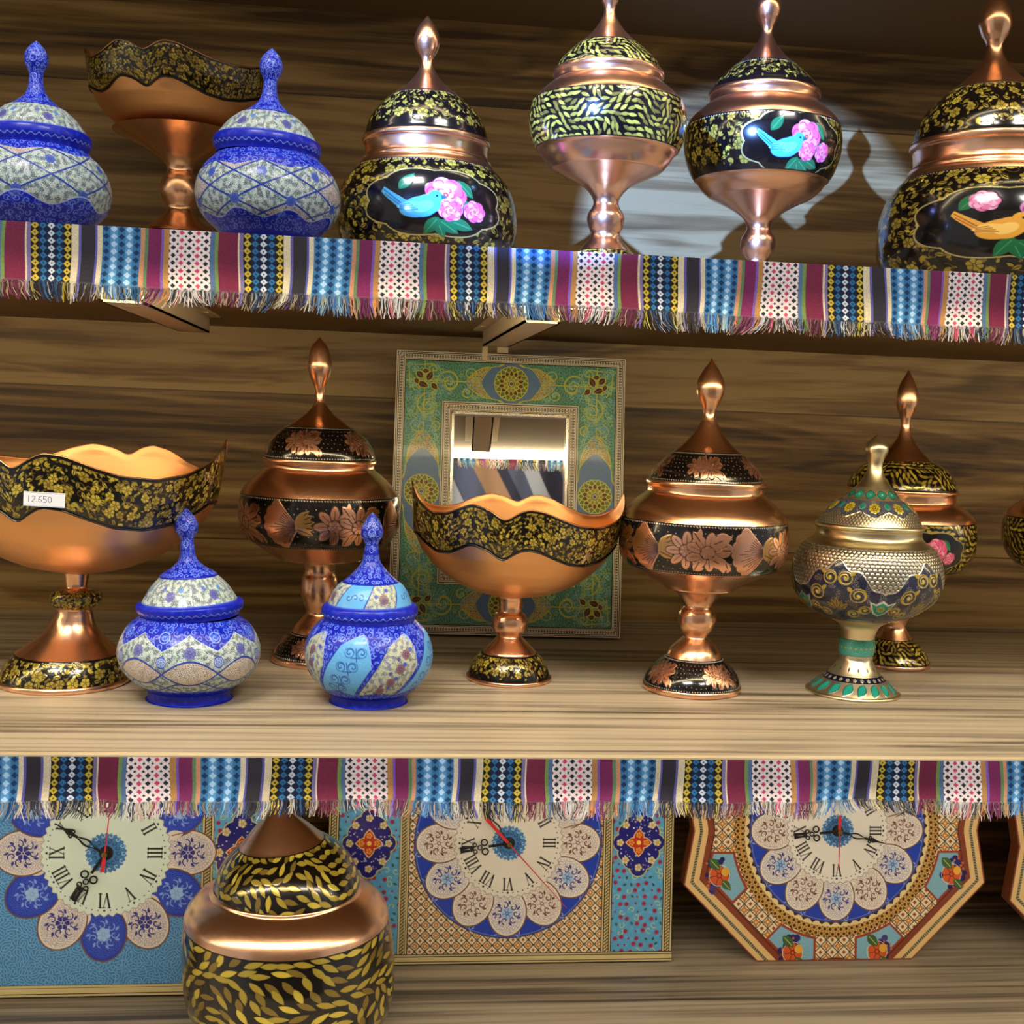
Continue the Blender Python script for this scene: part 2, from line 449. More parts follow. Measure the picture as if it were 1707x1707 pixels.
def bird(cv, x, y, s, body, dark, light, flip=1):
    f = flip
    cv.poly([(x-f*.95*s, y-.55*s), (x-f*1.5*s, y-.95*s), (x-f*1.62*s, y-.72*s), (x-f*1.45*s, y-.5*s), (x-f*.8*s, y+.12*s), (x-f*.3*s, y+.2*s), (x-f*.4*s, y-.2*s)], body, 0, 1)
    cv.line(x-f*1.5*s, y-.8*s, x-f*.7*s, y-.1*s, max(1, .05*s), dark); cv.line(x-f*1.45*s, y-.6*s, x-f*.7*s, y+.02*s, max(1, .04*s), dark)
    cv.ell(x, y, .85*s, .47*s, -.25*f, body, 0, 1)
    cv.ell(x+f*.2*s, y-.05*s, .6*s, .47*s, -.7*f, body, 0, 1)
    cv.disc(x+f*.62*s, y-.5*s, .3*s, body, 0, 1)
    cv.poly([(x+f*.85*s, y-.62*s), (x+f*1.1*s, y-.47*s), (x+f*.85*s, y-.38*s)], dark)
    cv.ell(x+f*.15*s, y-.02*s, .42*s, .24*s, -.5*f, light, 0, 1.3)
    cv.leaf(x-f*.35*s, y-.05*s, 1.2*s, .42*s, -.15*f, light, 0, 1.3)
    for k in range(4): cv.line(x-f*(.1+.1*k)*s, y+(.13-.09*k)*s, x-f*(.8)*s, y+(.12-.06*k)*s, max(.9, .035*s), dark)
    cv.disc(x+f*.68*s, y-.54*s, max(1, .05*s), (20, 20, 30))
def cartouche(cv, cx, cy, rx, ry, w, col):
    """scalloped lozenge outline filled black"""
    pts = []
    for k in range(96):
        t = k/96*2*PI
        lob = 1+.10*abs(math.sin(t*4))-.02
        c, s_ = math.cos(t), math.sin(t)
        pts.append((cx+rx*lob*math.copysign(abs(c)**.92, c), cy+ry*lob*math.copysign(abs(s_)**.92, s_)))
    cv.poly(pts, BLK, 0, 0); cv.path(pts, w, col, .4, .6, closed=True)

# ------------------------------------------------------------------ vessels turned from pixel-measured silhouettes
class Axis:
    """an upright (perhaps slightly leaning) axis through a foot standing at px on height z0"""
    def __init__(s, axis, z0):
        # axis: list of (y_px, x_px) from foot up
        s.base = on(axis[0][1], axis[0][0], z0); s.z0 = z0
        s.D = s.base[1]
        s.ax = []
        for (y, x) in axis:
            P = at(x, y, s.D); s.ax.append((P[2], P[0]))
        s.ax.sort()
    def x(s, z):
        return float(np.interp(z, [a[0] for a in s.ax], [a[1] for a in s.ax])) if len(s.ax) > 1 else s.ax[0][1]
    def z(s, ypx):
        # height whose axis point projects to ypx
        lo, hi = -1.2, 1.5
        for _ in range(40):
            md = (lo+hi)/2
            if proj((s.x(md), s.D, md))[1] > ypx: lo = md
            else: hi = md
        return (lo+hi)/2
    def scale(s, z): return depth((s.x(z), s.D, z))/FPX
def smooth_profile(pts, n=4):
    """Catmull-Rom through the (z, r) points, keeps r >= 0"""
    if len(pts) < 3: return pts
    out = []
    P = [pts[0]]+list(pts)+[pts[-1]]
    for i in range(1, len(P)-2):
        p0, p1, p2, p3 = (np.array(P[j]) for j in (i-1, i, i+1, i+2))
        for k in range(n):
            t = k/n
            q = .5*((2*p1)+(-p0+p2)*t+(2*p0-5*p1+4*p2-p3)*t*t+(-p0+3*p1-3*p2+p3)*t**3)
            out.append((float(q[0]), max(0.0, float(q[1]))))
    out.append(tuple(map(float, pts[-1])))
    return out
class Vessel:
    def __init__(s, name, label, cat, axis, z0, group=None):
        s.A = Axis(axis, z0)
        s.o = thing(name, label, cat, (s.A.x(z0), s.A.D, z0), group)
        s.org = np.array(s.o.location)
        s.T = None
    def prof(s, pts, sub=4, sharp=False):
        """pts: (y_px, r_px) -> (z, r) metres"""
        q = []
        for (y, r) in pts:
            z = max(s.A.z(y), s.A.z0+.0002); q.append((z, r*s.A.scale(z)))
        return q if sharp else smooth_profile(q, sub)
    def place(s, P, tilt):
        if tilt:
            a, zc = tilt; xc = s.A.x(zc)
            X = P[..., 0]-xc; Z = P[..., 2]-zc
            P = P.copy(); P[..., 0] = xc+X*math.cos(a)+Z*math.sin(a); P[..., 2] = zc-X*math.sin(a)+Z*math.cos(a)
        return P-s.org
    def ringpts(s, q, nu):
        z = np.array([a[0] for a in q]); r = np.array([a[1] for a in q])
        t = (np.arange(nu)/nu-.5)*2*PI
        xc = np.array([s.A.x(v) for v in z])
        P = np.empty((len(q), nu, 3))
        P[..., 0] = xc[:, None]+r[:, None]*np.sin(t); P[..., 1] = s.A.D-r[:, None]*np.cos(t); P[..., 2] = z[:, None]
        return P
    def turn(s, name, pts, m, tilt=None, nu=128, sub=5, sharp=False, parent=None, label=None):
        q = s.prof(pts, sub, sharp)
        o = grid_mesh(name, s.place(s.ringpts(q, nu), tilt), m, parent or s.o, True)
        if label: o['label'] = label
        return o
    def canvas(s, pts, res=1.15, base=BLK, metal=0.0, maxw=900):
        q = s.prof(pts, 10)
        z = np.array([a[0] for a in q]); r = np.array([a[1] for a in q])
        d = np.r_[0, np.cumsum(np.hypot(np.diff(z), np.diff(r)))]
        sc_ = s.A.scale(z.mean())
        w = min(maxw, int(2*PI*r.max()/sc_*res)); h = max(8, int(d[-1]/sc_*res))
        cv = Cv(w, h, base, metal)
        cv.q = (z, r, d); cv.k = 2*PI*r.max()/w   # metres per unit
        return cv
    def painted(s, name, cv, m, relief=0.00010, tilt=None, label=None, parent=None):
        z, r, d = cv.q
        t = np.linspace(0, d[-1], cv.h)
        zz = np.interp(t, d, z); rr = np.interp(t, d, r)
        q = list(zip(zz, rr))
        P = s.ringpts(q, cv.w)
        tz = np.gradient(zz); tr = np.gradient(rr); L = np.hypot(tz, tr)+1e-12
        # going down the canvas z falls, the outward normal is (dr: -dz, dz: dr)
        nr, nz = -tz/L, tr/L
        a = (np.arange(cv.w)/cv.w-.5)*2*PI
        h = cv.z*relief
        P[..., 0] += h*nr[:, None]*np.sin(a); P[..., 1] -= h*nr[:, None]*np.cos(a); P[..., 2] += h*nz[:, None]
        o = grid_mesh(name, s.place(P, tilt), m, parent or s.o, True, cv.out())
        if label: o['label'] = label
        return o
def edge_rows(cv, w=1.5, col=CU, metal=1.0):
    k = np.clip(w-cv.v, 0, 1)+np.clip(w-(cv.h-1-cv.v), 0, 1)
    cv.fill(k, col, metal)
# ------------------------------------------------------------------ the room
def struct(name, x0, x1, y0, y1, z0, z1, m):
    o = box(name, x0, x1, y0, y1, z0, z1, m); o['kind'] = 'structure'; return o
M_FLOOR = mat('grey_floor_tile', (150, 142, 132), 0.35)
M_CEIL = mat('white_ceiling', (215, 212, 205), 0.8)
M_SHOP = mat('shop_far_wall', (150, 138, 124), 0.8)
struct('wall_back', -1.6, 1.9, 0.0, 0.03, -1.1, CEIL, M_WALL)
struct('floor', -1.6, 1.9, -2.6, 0.0, -1.15, -1.1, M_FLOOR)
struct('ceiling', -1.6, 1.9, -2.6, 0.0, CEIL, CEIL+.05, M_CEIL)
struct('wall_front', -1.6, 1.9, -2.65, -2.6, -1.1, CEIL, M_SHOP)

# ------------------------------------------------------------------ shelves with their lamps, brackets and cloth
XL, XR = -1.2, 1.5
def shelf(z, label, dx=0):
    o = thing('display_shelf', label, 'shelf', (0, 0, z), 'long wall shelves')
    box('board', XL, XR, YF+.0045, 0, -TH, 0, M_SHELF, o)
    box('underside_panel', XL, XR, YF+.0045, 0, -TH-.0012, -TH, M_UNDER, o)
    box('edge_strip', XL, XR, YF, YF+.0045, -TH, 0, M_EDGE, o, 0.0006)
    return o
shelf(0, 'long grey-brown wood-grain shelf in the middle holding the copper urns and mirror')
shelf(ZU, 'upper shelf under the row of large pots, its top above eye level')
shelf(ZL, 'lowest wood-grain shelf, below the clocks')
shelf(ZT, 'topmost shelf above the pots of the upper row')
M_LED = mat('warm_led_diffuser', (255, 225, 170), 0.5)
def led(z, strength, label, yoff=0.0135, col=(1.0, 0.80, 0.47, 1)):
    m = bpy.data.materials.new('warm_led'); m.use_nodes = True
    b = m.node_tree.nodes['Principled BSDF']
    b.inputs['Base Color'].default_value = (1, .9, .7, 1)
    b.inputs['Emission Color'].default_value = col; b.inputs['Emission Strength'].default_value = strength
    o = thing('led_strip', label, 'lamp', (0, YF+yoff, z-TH-.0012), 'warm strip lights under the shelves')
    box('housing', XL, XR, -.007, -.0056, -.0052, 0, M_BEIGE, o)
    mesh_obj('light_diffuser', [(XL, -.0055, 0), (XR, -.0055, 0), (XL, -.0055, -.0075), (XR, -.0055, -.0075), (XL, .005, 0), (XR, .005, 0)],
             [(0, 1, 3, 2), (2, 3, 5, 4), (0, 4, 5, 1), (0, 2, 4), (1, 5, 3)], m, o)
led(ZU, 30, 'warm strip light under the upper shelf, behind the upper striped cloth')
led(0, 32, 'warm strip light under the middle shelf, behind the lower striped cloth', col=(1.0, .87, .66, 1))
led(ZT, 11, 'warm strip light under the topmost shelf')

# brackets of folded steel below the upper shelf
def bracket(x, y0, y1, w, h, z, label, clip=False):
    o = thing('shelf_bracket', label, 'bracket', (x, (y0+y1)/2, z))
    L = (y1-y0)/2
    t = .0012
    V, F = [], []
    box_vf(-w/2, w/2, -L, L, -h, -h+t, V, F)
    box_vf(-w/2, -w/2+t, -L, L, -h, 0, V, F)
    box_vf(w/2-t, w/2, -L, L, -h, 0, V, F)
    box_vf(-w/2-.007, -w/2, -L, L, -t, 0, V, F)
    box_vf(w/2, w/2+.007, -L, L, -t, 0, V, F)
    mesh_obj('channel', V, F, M_BEIGE, o)
    for s_ in (-1, 1):
        V, F = [], []
        n = 10; cx = s_*(w/2+.0045); yy = L*.55
        for k in range(n):
            a = k*2*PI/n; V.append((cx+.0022*math.cos(a), yy+.0022*math.sin(a), -t-.0009))
        for k in range(n):
            a = k*2*PI/n; V.append((cx+.0022*math.cos(a), yy+.0022*math.sin(a), -t))
        F = [tuple(range(n))[::-1]]+[(k, (k+1) % n, n+(k+1) % n, n+k) for k in range(n)]
        mesh_obj('screw', V, F, M_BEIGE, o)
    if clip:
        V, F = [], []
        box_vf(-w/2, -w/2+.004, L, L+.002, -h-.010, -h+.002, V, F)
        box_vf(w/2-.008, w/2, L, L+.002, -h-.004, 0, V, F)
        mesh_obj('end_clip', V, F, M_BEIGE, o)
    return o
zb = ZU-TH-.0012
bracket(at(262, 510, -.27)[0]-.002, YF+.045, -.115, .021, .012, zb, 'beige folded steel bracket under the upper shelf at the left')
bracket(at(852, 540, -.2)[0], YF+.05, -.10, .019, .012, zb, 'beige steel bracket with open end, above the mirror', True)

# striped woven cloth
M_CLOTH = bpy.data.materials.new('woven_striped_cloth'); M_CLOTH.use_nodes = True
def cloth_mat(m, tr):
    b = m.node_tree.nodes['Principled BSDF']; b.inputs['Roughness'].default_value = .85
    b.inputs['Specular IOR Level'].default_value = .15
    a = nd(m, 'ShaderNodeAttribute'); a.attribute_name = 'Col'; lk(m, a.outputs['Color'], b.inputs['Base Color'])
    t = nd(m, 'ShaderNodeBsdfTranslucent'); lk(m, a.outputs['Color'], t.inputs['Color'])
    mx = nd(m, 'ShaderNodeMixShader'); mx.inputs[0].default_value = tr
    out = m.node_tree.nodes['Material Output']
    lk(m, b.outputs[0], mx.inputs[1]); lk(m, t.outputs[0], mx.inputs[2]); lk(m, mx.outputs[0], out.inputs['Surface'])
cloth_mat(M_CLOTH, .30)
M_THREAD = bpy.data.materials.new('fringe_threads'); M_THREAD.use_nodes = True; cloth_mat(M_THREAD, .45)
MAR = (112, 44, 70); MAR2 = (118, 46, 92); VIO = (120, 92, 180); CRM = (206, 196, 170); NAV = (28, 40, 66); BLU = (52, 108, 160); LBL = (136, 186, 226)
STR = [(235, 'pink'), (260, (84, 110, 150)), (280, (110, 140, 80)), (390, MAR), (400, CRM), (420, (120, 110, 160)), (465, 'yel'), (605, 'blu'), (650, 'yel'),
       (690, CRM), (705, (92, 92, 160)), (785, (52, 50, 58)), (797, (92, 92, 170)), (825, CRM), (1045, 'cols'), (1070, (190, 140, 110)), (1090, (96, 130, 96)),
       (1165, MAR2), (1180, VIO), (1212, (176, 132, 80))]
def stripe_rgb(ph, yy):
    """ph phase 0..1 (0 = left side of a pink panel), yy = distance down the cloth in the same units (1212 a repeat)"""
    q = (ph % 1.0)*1212
    rgb = np.zeros(q.shape+(3,)); lo = 0
    pit = 44.0
    for hi, c in STR:
        s_ = (q >= lo) & (q < hi)
        if s_.any():
            x = q[s_]-lo; y = yy[s_]; n = max(1, round((hi-lo)/46.0)); cw = (hi-lo)/n
            ci = np.floor(x/cw).astype(int); fa = np.abs(x/cw-ci-.5); fb = np.abs((y/pit) % 1-.5); d = fa+fb
            alt = ((np.floor(y/pit).astype(int)+ci) % 2)
            if c == 'pink':
                g = np.where((ci % 2 == 1)[:, None], (190, 70, 110), (42, 46, 62))
                o = np.where((d < .34)[:, None], g, (222, 212, 216)); o = np.where((d > .80)[:, None], (44, 48, 66), o)
            elif c == 'yel':
                o = np.where((d < .5)[:, None], (188, 168, 66), (36, 34, 30)); o = np.where((d < .14)[:, None], (30, 30, 32), o)
            elif c == 'blu':
                mid = ci == n//2
                g = np.where(mid[:, None], (196, 206, 222), BLU)
                o = np.where((d < .46)[:, None], g, NAV); o = np.where((d < .12)[:, None], (26, 46, 80), o)
            elif c == 'cols':
                o = np.where((ci % 2 == 1)[:, None], np.where((d < .45)[:, None], (168, 206, 238), (86, 144, 198)), np.where((d < .42)[:, None], (30, 62, 104), (62, 116, 166)))
            else:
                o = np.broadcast_to(np.array(c, float), (x.size, 3))
            rgb[s_] = o
        lo = hi
    return rgb
def runner(zt, label, knots, sgn, len_px, fr_px, ontop, group, seed):
    """knots: (phase index, x_px) of pink panel centres; hangs from the shelf's front edge"""
    r = np.random.default_rng(seed)
    yref = proj((0, YF, zt))[1]
    o = thing('cloth_runner', label, 'cloth', (0, YF-.0012, zt), group)
    ks = [(k, at(x, yref, YF)[0]) for k, x in knots]
    dx = (ks[-1][1]-ks[0][1])/(ks[-1][0]-ks[0][0])
    ks = [(ks[0][0]-5, ks[0][1]-5*dx)]+ks+[(ks[-1][0]+5, ks[-1][1]+5*dx)]
    kx = np.array([k[1] for k in ks]); kp = np.array([k[0] for k in ks], float)
    xa, xb = at(-650, yref, YF)[0], at(2250, yref, YF)[0]
    ppm = 3250.0
    nu = int((xb-xa)*ppm*1.25); rows = int(len_px*1.3)
    X = np.linspace(xa, xb, nu)
    def phase(x): return sgn*(np.interp(x, kx, kp))+.5*235/1212
    per = abs(dx)
    L = len_px/ppm
    def off(x, k):   # soft folds, growing towards the hem; always in front of the shelf edge
        return -(.0006+k*(.0022+.0017*np.sin(x*47+seed)+.0012*np.sin(x*131+2*seed)+.0008*np.sin(x*211)))
    if ontop: ys = np.linspace(-.024, 0, 12)
    else: ys = np.zeros(0)
    R = []; colr = []
    for yv in ys:
        R.append(np.stack([X, 0*X-yv-.0, 0*X+.0010], -1)); colr.append(stripe_rgb(phase(X), 0*X+yv/per*1212+3000))
    v = np.linspace(0, 1, rows)
    for k in v:
        wob = .0009*np.sin(X*63+k*3+seed)*k
        sag = L*k*(1+.018*np.sin(X*21+seed))
        rr = np.stack([X+wob, off(X, k), (.0010 if ontop else -.0008)-sag], -1)
        R.append(rr)
        cc = stripe_rgb(phase(X), 0*X+(L*k)/per*1212+3000)
        if k > .93: cc = cc*.75+40*.25+20
        colr.append(cc)
    P = np.array(R); rgb = np.array(colr)
    thr = 1+.10*np.sin(np.arange(nu)*PI/1.0)[None, :, None]*1.0+.06*r.standard_normal((len(R), nu, 1))
    rgb = np.clip(rgb*thr, 0, 255)
    col = np.concatenate([lin(rgb), np.zeros(rgb.shape[:2]+(1,))], -1)
    cl = grid_mesh('woven_cloth', P, M_CLOTH, o, False, col)
    # fringe: loose threads, twisting together in tassels
    nt = int((xb-xa)*ppm/1.15); xs = np.linspace(xa, xb, nt)+r.normal(0, .0002, nt)
    V, F, CC = [], [], []
    seg = 6; FL = fr_px/ppm
    base = stripe_rgb(phase(xs), 0*xs+3000-10)
    sel = np.clip(stripe_rgb(phase(xs), 0*xs+3017), 0, 255)
    lowf = np.interp(xs, np.linspace(xa, xb, 60), r.uniform(.7, 1.15, 60))
    drift = np.interp(xs, np.linspace(xa, xb, 90), r.normal(0, .0022, 90))
    for i in range(nt):
        x = xs[i]; k1 = 1.0
        z0 = (.0010 if ontop else -.0008)-L*(1+.018*math.sin(x*21+seed))+.0012
        y0 = float(off(np.array(x), 1.0))
        Lq = FL*lowf[i]*r.uniform(.75, 1.12); w = r.uniform(.00022, .00038)
        tx = drift[i]+r.normal(0, .0008); ty = r.normal(-.0006, .0007); cur = r.normal(0, .0006)
        c = (base[i] if r.random() < .6 else sel[i]); c = np.clip(c*r.uniform(.85, 1.2)+r.uniform(26, 64), 0, 245)
        if r.random() < .22: c = np.array((226, 214, 186.))*r.uniform(.8, 1.0)
        n0 = len(V)
        for s_ in range(seg):
            k = s_/(seg-1); xx = x+tx*k*k+cur*math.sin(k*PI*1.6); yy = min(y0+ty*k, -.0004); zz = z0-Lq*k
            ww = w*(1-.4*k)
            V += [(xx-ww, yy, zz), (xx, yy-ww*1.2, zz), (xx+ww, yy, zz)]
            CC += [c]*3
        for s_ in range(seg-1):
            a = n0+3*s_; b = a+3
            F += [(a, b, b+1, a+1), (a+1, b+1, b+2, a+2), (a+2, b+2, b, a)]
    me = bpy.data.meshes.new('fringe'); me.from_pydata(V, [], F); me.update()
    at_ = me.attributes.new('Col', 'FLOAT_COLOR', 'POINT')
    CC = np.array(CC); at_.data.foreach_set('color', np.concatenate([lin(CC), np.ones((len(CC), 1))], -1).reshape(-1).astype(np.float32))
    me.materials.append(M_THREAD)
    f = link(bpy.data.objects.new('fringe', me), o); f['kind'] = 'stuff'
runner(ZU, 'striped woven cloth runner with fringe hanging from the upper shelf edge', [(0, 318), (1, 668), (2, 994), (3, 1302), (4, 1612)], 1, 92, 27, True, None, 3)
runner(0, 'striped woven cloth runner with fringe hanging from the middle shelf edge, above the clocks', [(0, 249), (1, 612), (2, 954), (3, 1284), (4, 1602)], -1, 72, 26, False, None, 5)

# ------------------------------------------------------------------ copper urns with lid
def shift(pts, dy, s=1.0, y0=0.0):
    return [((y-y0)*s+dy, r*s) for y, r in pts]
U7 = dict(
    finial=[(597, .3), (606, 5), (616, 12.5), (634, 21.5), (648, 23.6), (662, 20.5), (673, 15), (687, 10), (702, 13), (723, 25), (741, 41), (752, 54.5), (753, 56)],
    lid=[(753, 56), (758, 61), (768, 72), (784, 87), (796, 93), (801, 95)],
    rim=[(800, 95), (801, 98.5), (808, 99), (809, 96.5), (820, 96.5), (823, 99), (827, 104), (840, 119), (853, 131), (864, 136.5)],
    band=[(864, 136.5), (884, 139), (898, 139.5), (916, 138), (931, 133.5), (943, 125)],
    lower=[(942, 125.5), (944, 123), (952, 109), (963, 86), (972, 69), (978, 61), (979, 59), (981, 58), (983, 46), (992, 34), (1006, 24), (1012, 24), (1016, 27.5), (1024, 31), (1036, 31.5), (1047, 28), (1055, 22), (1061, 20), (1070, 30), (1082, 41), (1093, 46)],
    foot=[(1093, 46.5), (1101, 56), (1109, 64), (1120, 73), (1130, 78), (1139, 80)],
    base=[(1138, 80), (1139, 81.5), (1146, 81.5), (1148, 80), (1148, .1)])
def urn(label, axis, z0, pr, style, f=lambda p: p, group='lidded copper pedestal urns', name='copper_urn', res=1.15, seed=1, bird_at=None, s=9, tilt=None):
    global rng
    rng = np.random.default_rng(seed); random.seed(seed)
    v = Vessel(name, label, 'urn', axis, z0, group)
    v.turn('finial', f(pr['finial']), M_COPPER, tilt, sub=6)
    q = f(pr['lid'])
    cv = v.canvas(q, res)
    deco(cv, style, s, lid=True)
    v.painted('lid', cv, M_LACQ, tilt=tilt)
    v.turn('neck', f(pr['rim']), M_COPPER, sub=3)
    cv = v.canvas(f(pr['band']), res)
    if bird_at: bird_at = [(a+view_shift(v), b, c) for a, b, c in bird_at]
    deco(cv, style, s, bird_at=bird_at)
    v.painted('painted_band', cv, M_LACQ)
    v.turn('stem', f(pr['lower']), M_COPPER, sub=3)
    cv = v.canvas(f(pr['foot']), res)
    deco(cv, style, s*.9, foot=True)
    v.painted('foot', cv, M_LACQ)
    v.turn('foot_rim', f(pr['base']), M_COPPER, sharp=True)
    return v
def picture(cv, x, y, R, kind):
    """bird with roses inside a scalloped frame"""
    cartouche(cv, x, y, R*2.35, R*1.28, max(1.3, R*.05), (190, 176, 110))
    gr, gl = (32, 104, 62), (60, 150, 92)
    for (dx, dy, a) in ((-.95, -.75, -.9), (1.05, -.55, .9), (1.0, .1, .4), (.15, 1.0, 1.2), (.45, .95, .6), (-.15, .95, 2.2), (.9, .85, .3)):
        cv.leaf(x+dx*R, y+dy*R, R*.85, R*.42, a, gr, 0, .5, vein=gl)
    if kind == 'blue':
        rose(cv, x+.35*R, y-.25*R, R*.72); rose(cv, x+.5*R, y+.32*R, R*.42)
        rose(cv, x+1.35*R, y+.28*R, R*.42)
        bird(cv, x-.5*R, y+.25*R, R*.82, (70, 164, 222), (24, 92, 160), (104, 190, 236))
    else:
        rose(cv, x+.9*R, y-.3*R, R*.7, pal=((206, 130, 190), (226, 170, 214), (160, 70, 140))); rose(cv, x-.6*R, y-.75*R, R*.4, pal=((220, 120, 170), (236, 168, 204), (176, 70, 120)))
        bird(cv, x-.2*R, y+.3*R, R*.75, (222, 160, 60), (150, 84, 24), (240, 196, 104))
def view_shift(v):
    """which side of a vessel faces the lens, as a share of the way round"""
    return -math.atan2(v.A.base[0]-CAM[0], v.A.D-CAM[1])/(2*PI)
def deco(cv, style, s, lid=False, foot=False, bird_at=None):
    if style == 'copper':
        copper_floral(cv, min(cv.h*.44, s*5) if not (lid or foot) else cv.h*.42, fans=not (lid or foot))
        if lid or foot: pass
        dots_row(cv, 3, 5, 1.2); dots_row(cv, cv.h-4, 5, 1.0)
    elif style == 'vine':
        gold_floral(cv, s*.80, .88)
        dots_row(cv, 3, 6, 1.1)
    elif style == 'leaf':
        gold_leaves(cv, s)
    if bird_at is not None:
        for (fu, kind, R) in bird_at:
            picture(cv, cv.w*fu, cv.h*.52, R, kind)
    k = np.clip(2.6-cv.v, 0, 1)+np.clip(2.6-(cv.h-1-cv.v), 0, 1)
    cv.fill(np.clip(k, 0, 1), BLK, 0)

urn('tall copper urn with chased copper flowers on black, between the bowl and the green urn', [(1148, 1152), (900, 1172), (597, 1187)], 0, U7, 'copper', seed=11)
U3 = dict(
    finial=[(562, .3), (570, 7), (579, 13.5), (598, 18.5), (612, 20), (629, 16), (644, 9.5), (658, 7), (675, 11), (691, 25), (702, 40), (711, 54), (713, 56)],
    lid=[(712, 56), (716, 62), (729, 77), (748, 88), (762, 91), (764, 91)],
    rim=[(764, 91), (765, 93), (771, 93), (772, 90), (780, 90), (783, 93), (788, 99), (803, 116), (816, 126), (823, 130)],
    band=[(823, 130), (838, 132.5), (856, 133), (874, 131), (893, 122), (903, 112)],
    lower=[(902, 113), (904, 110), (918, 88), (930, 72), (931, 69), (934, 44), (936, 30), (946, 26), (956, 26), (964, 29), (985, 31.5), (1002, 28), (1014, 23), (1022, 22), (1032, 31), (1044, 41), (1052, 45)],
    foot=[(1052, 45.5), (1060, 56), (1070, 66), (1080, 74), (1090, 78)],
    base=[(1089, 78), (1090, 80), (1098, 80), (1100, 79), (1100, .1)])
urn('copper urn with chased copper flowers and shells, left of the mirror behind a blue jar', [(1100, 532), (940, 533), (800, 534), (562, 533)], 0, U3, 'copper', seed=12)
U9 = dict(
    finial=[(617, .3), (626, 5), (635, 10), (652, 16.5), (669, 18), (683, 15), (697, 9), (712, 8), (731, 14), (749, 26), (762, 40), (768, 46)],
    lid=[(768, 46), (772, 56), (784, 74), (800, 84), (812, 88), (814, 88)],
    rim=[(814, 88), (815, 90), (820, 90), (821, 87), (834, 87), (837, 90), (846, 104), (856, 114), (864, 118)],
    band=[(864, 118), (880, 121), (897, 121.5), (915, 119), (932, 110), (945, 98)],
    lower=[(945, 98), (955, 80), (968, 58), (975, 50), (976, 48), (980, 30), (992, 21), (1002, 20), (1012, 25), (1022, 25), (1034, 20), (1044, 18), (1054, 23), (1063, 29)],
    foot=[(1063, 29.5), (1072, 42), (1084, 52), (1094, 58), (1100, 60)],
    base=[(1100, 60), (1101, 61), (1106, 61), (1107, 60), (1107, .1)])
urn('copper urn with gold leaves and a pink rose on black, standing behind the green urn', [(1107, 1487), (950, 1497), (800, 1504), (617, 1515)], 0, U9, 'leaf', seed=13, s=9, bird_at=[(.565, 'blue', 30)])
urn('copper urn with gold leaves cut off by the right edge of the photograph, middle shelf', [(1112, 1790), (950, 1797), (617, 1815)], 0, U9, 'leaf', seed=14, s=9)

# upper shelf
def up(pr, s, ybase, yb=1148.0):
    return {k: [((y-yb)*s+ybase, r*s) for y, r in v] for k, v in pr.items()}
E1 = up(U7, .935, 446)
E1['lower'] = [(253, 118), (257, 112), (270, 104), (284, 92), (287, 86), (297, 66), (308, 44), (318, 32), (330, 23), (340, 21), (348, 24), (358, 30), (368, 31), (380, 28), (390, 24), (400, 27), (410, 36), (420, 44)]
E1['band'] = [(175, 127), (195, 130), (215, 130), (235, 126), (253, 118)]
E1['foot'] = [(420, 44), (428, 54), (438, 64), (442, 66)]; E1['base'] = [(442, 66), (443, 68), (447, 68), (447, .1)]
urn('black and gold urn on a slim copper stem, upper shelf, left of the bluebird urn', [(447, 1008), (250, 1012), (-60, 1018)], ZU, E1, 'leaf', seed=15, s=10)
F1 = up(U7, .93, 486)
F1['lower'] = [(304, 110), (308, 105), (318, 98), (330, 84), (333, 78), (343, 58), (355, 38), (368, 24), (380, 20), (388, 22), (396, 27), (406, 29), (418, 27), (430, 21), (440, 20), (452, 32), (462, 42)]
F1['band'] = [(214, 126), (232, 129), (250, 129), (268, 126), (288, 119), (304, 110)]
F1['foot'] = [(462, 42), (470, 54), (480, 66)]; F1['base'] = [(480, 66), (481, 68), (486, 68), (486, .1)]
F1['rim'] = [(y-7, r) for y, r in F1['rim']]
F1['rim'][-1] = (214, 126)
F1['finial'] = [(y-7, r) for y, r in F1['finial']]; F1['lid'] = [(y-7, r) for y, r in F1['lid']]
urn('black copper-stemmed urn painted with a blue bird and pink roses, upper shelf', [(486, 1258), (400, 1264), (250, 1270), (-40, 1283)], ZU, F1, 'vine', seed=16, s=9, bird_at=[(.572, 'blue', 42)])

# squat pots
D = dict(
    finial=[(60, 60), ],
)
def pot(label, axis, z0, pr, style, seed, bird_at, s=9, tilt=None, res=1.15):
    global rng
    rng = np.random.default_rng(seed); random.seed(seed)
    v = Vessel('copper_pot', label, 'pot', axis, z0, 'squat lidded copper pots')
    if tilt: tilt = (tilt, v.A.z(pr['rim'][0][0]))
    v.turn('finial', pr['finial'], M_COPPER, tilt, sub=6)
    cv = v.canvas(pr['lid'], res); deco(cv, style, s, lid=True); v.painted('lid', cv, M_LACQ, tilt=tilt)
    v.turn('neck', pr['rim'], M_COPPER, None, sub=3)
    cv = v.canvas(pr['band'], res)
    if bird_at: bird_at = [(a+view_shift(v), b, c) for a, b, c in bird_at]
    deco(cv, style, s, bird_at=bird_at); v.painted('painted_band', cv, M_LACQ)
    v.turn('base', pr['base'], M_COPPER, sub=3)
    return v
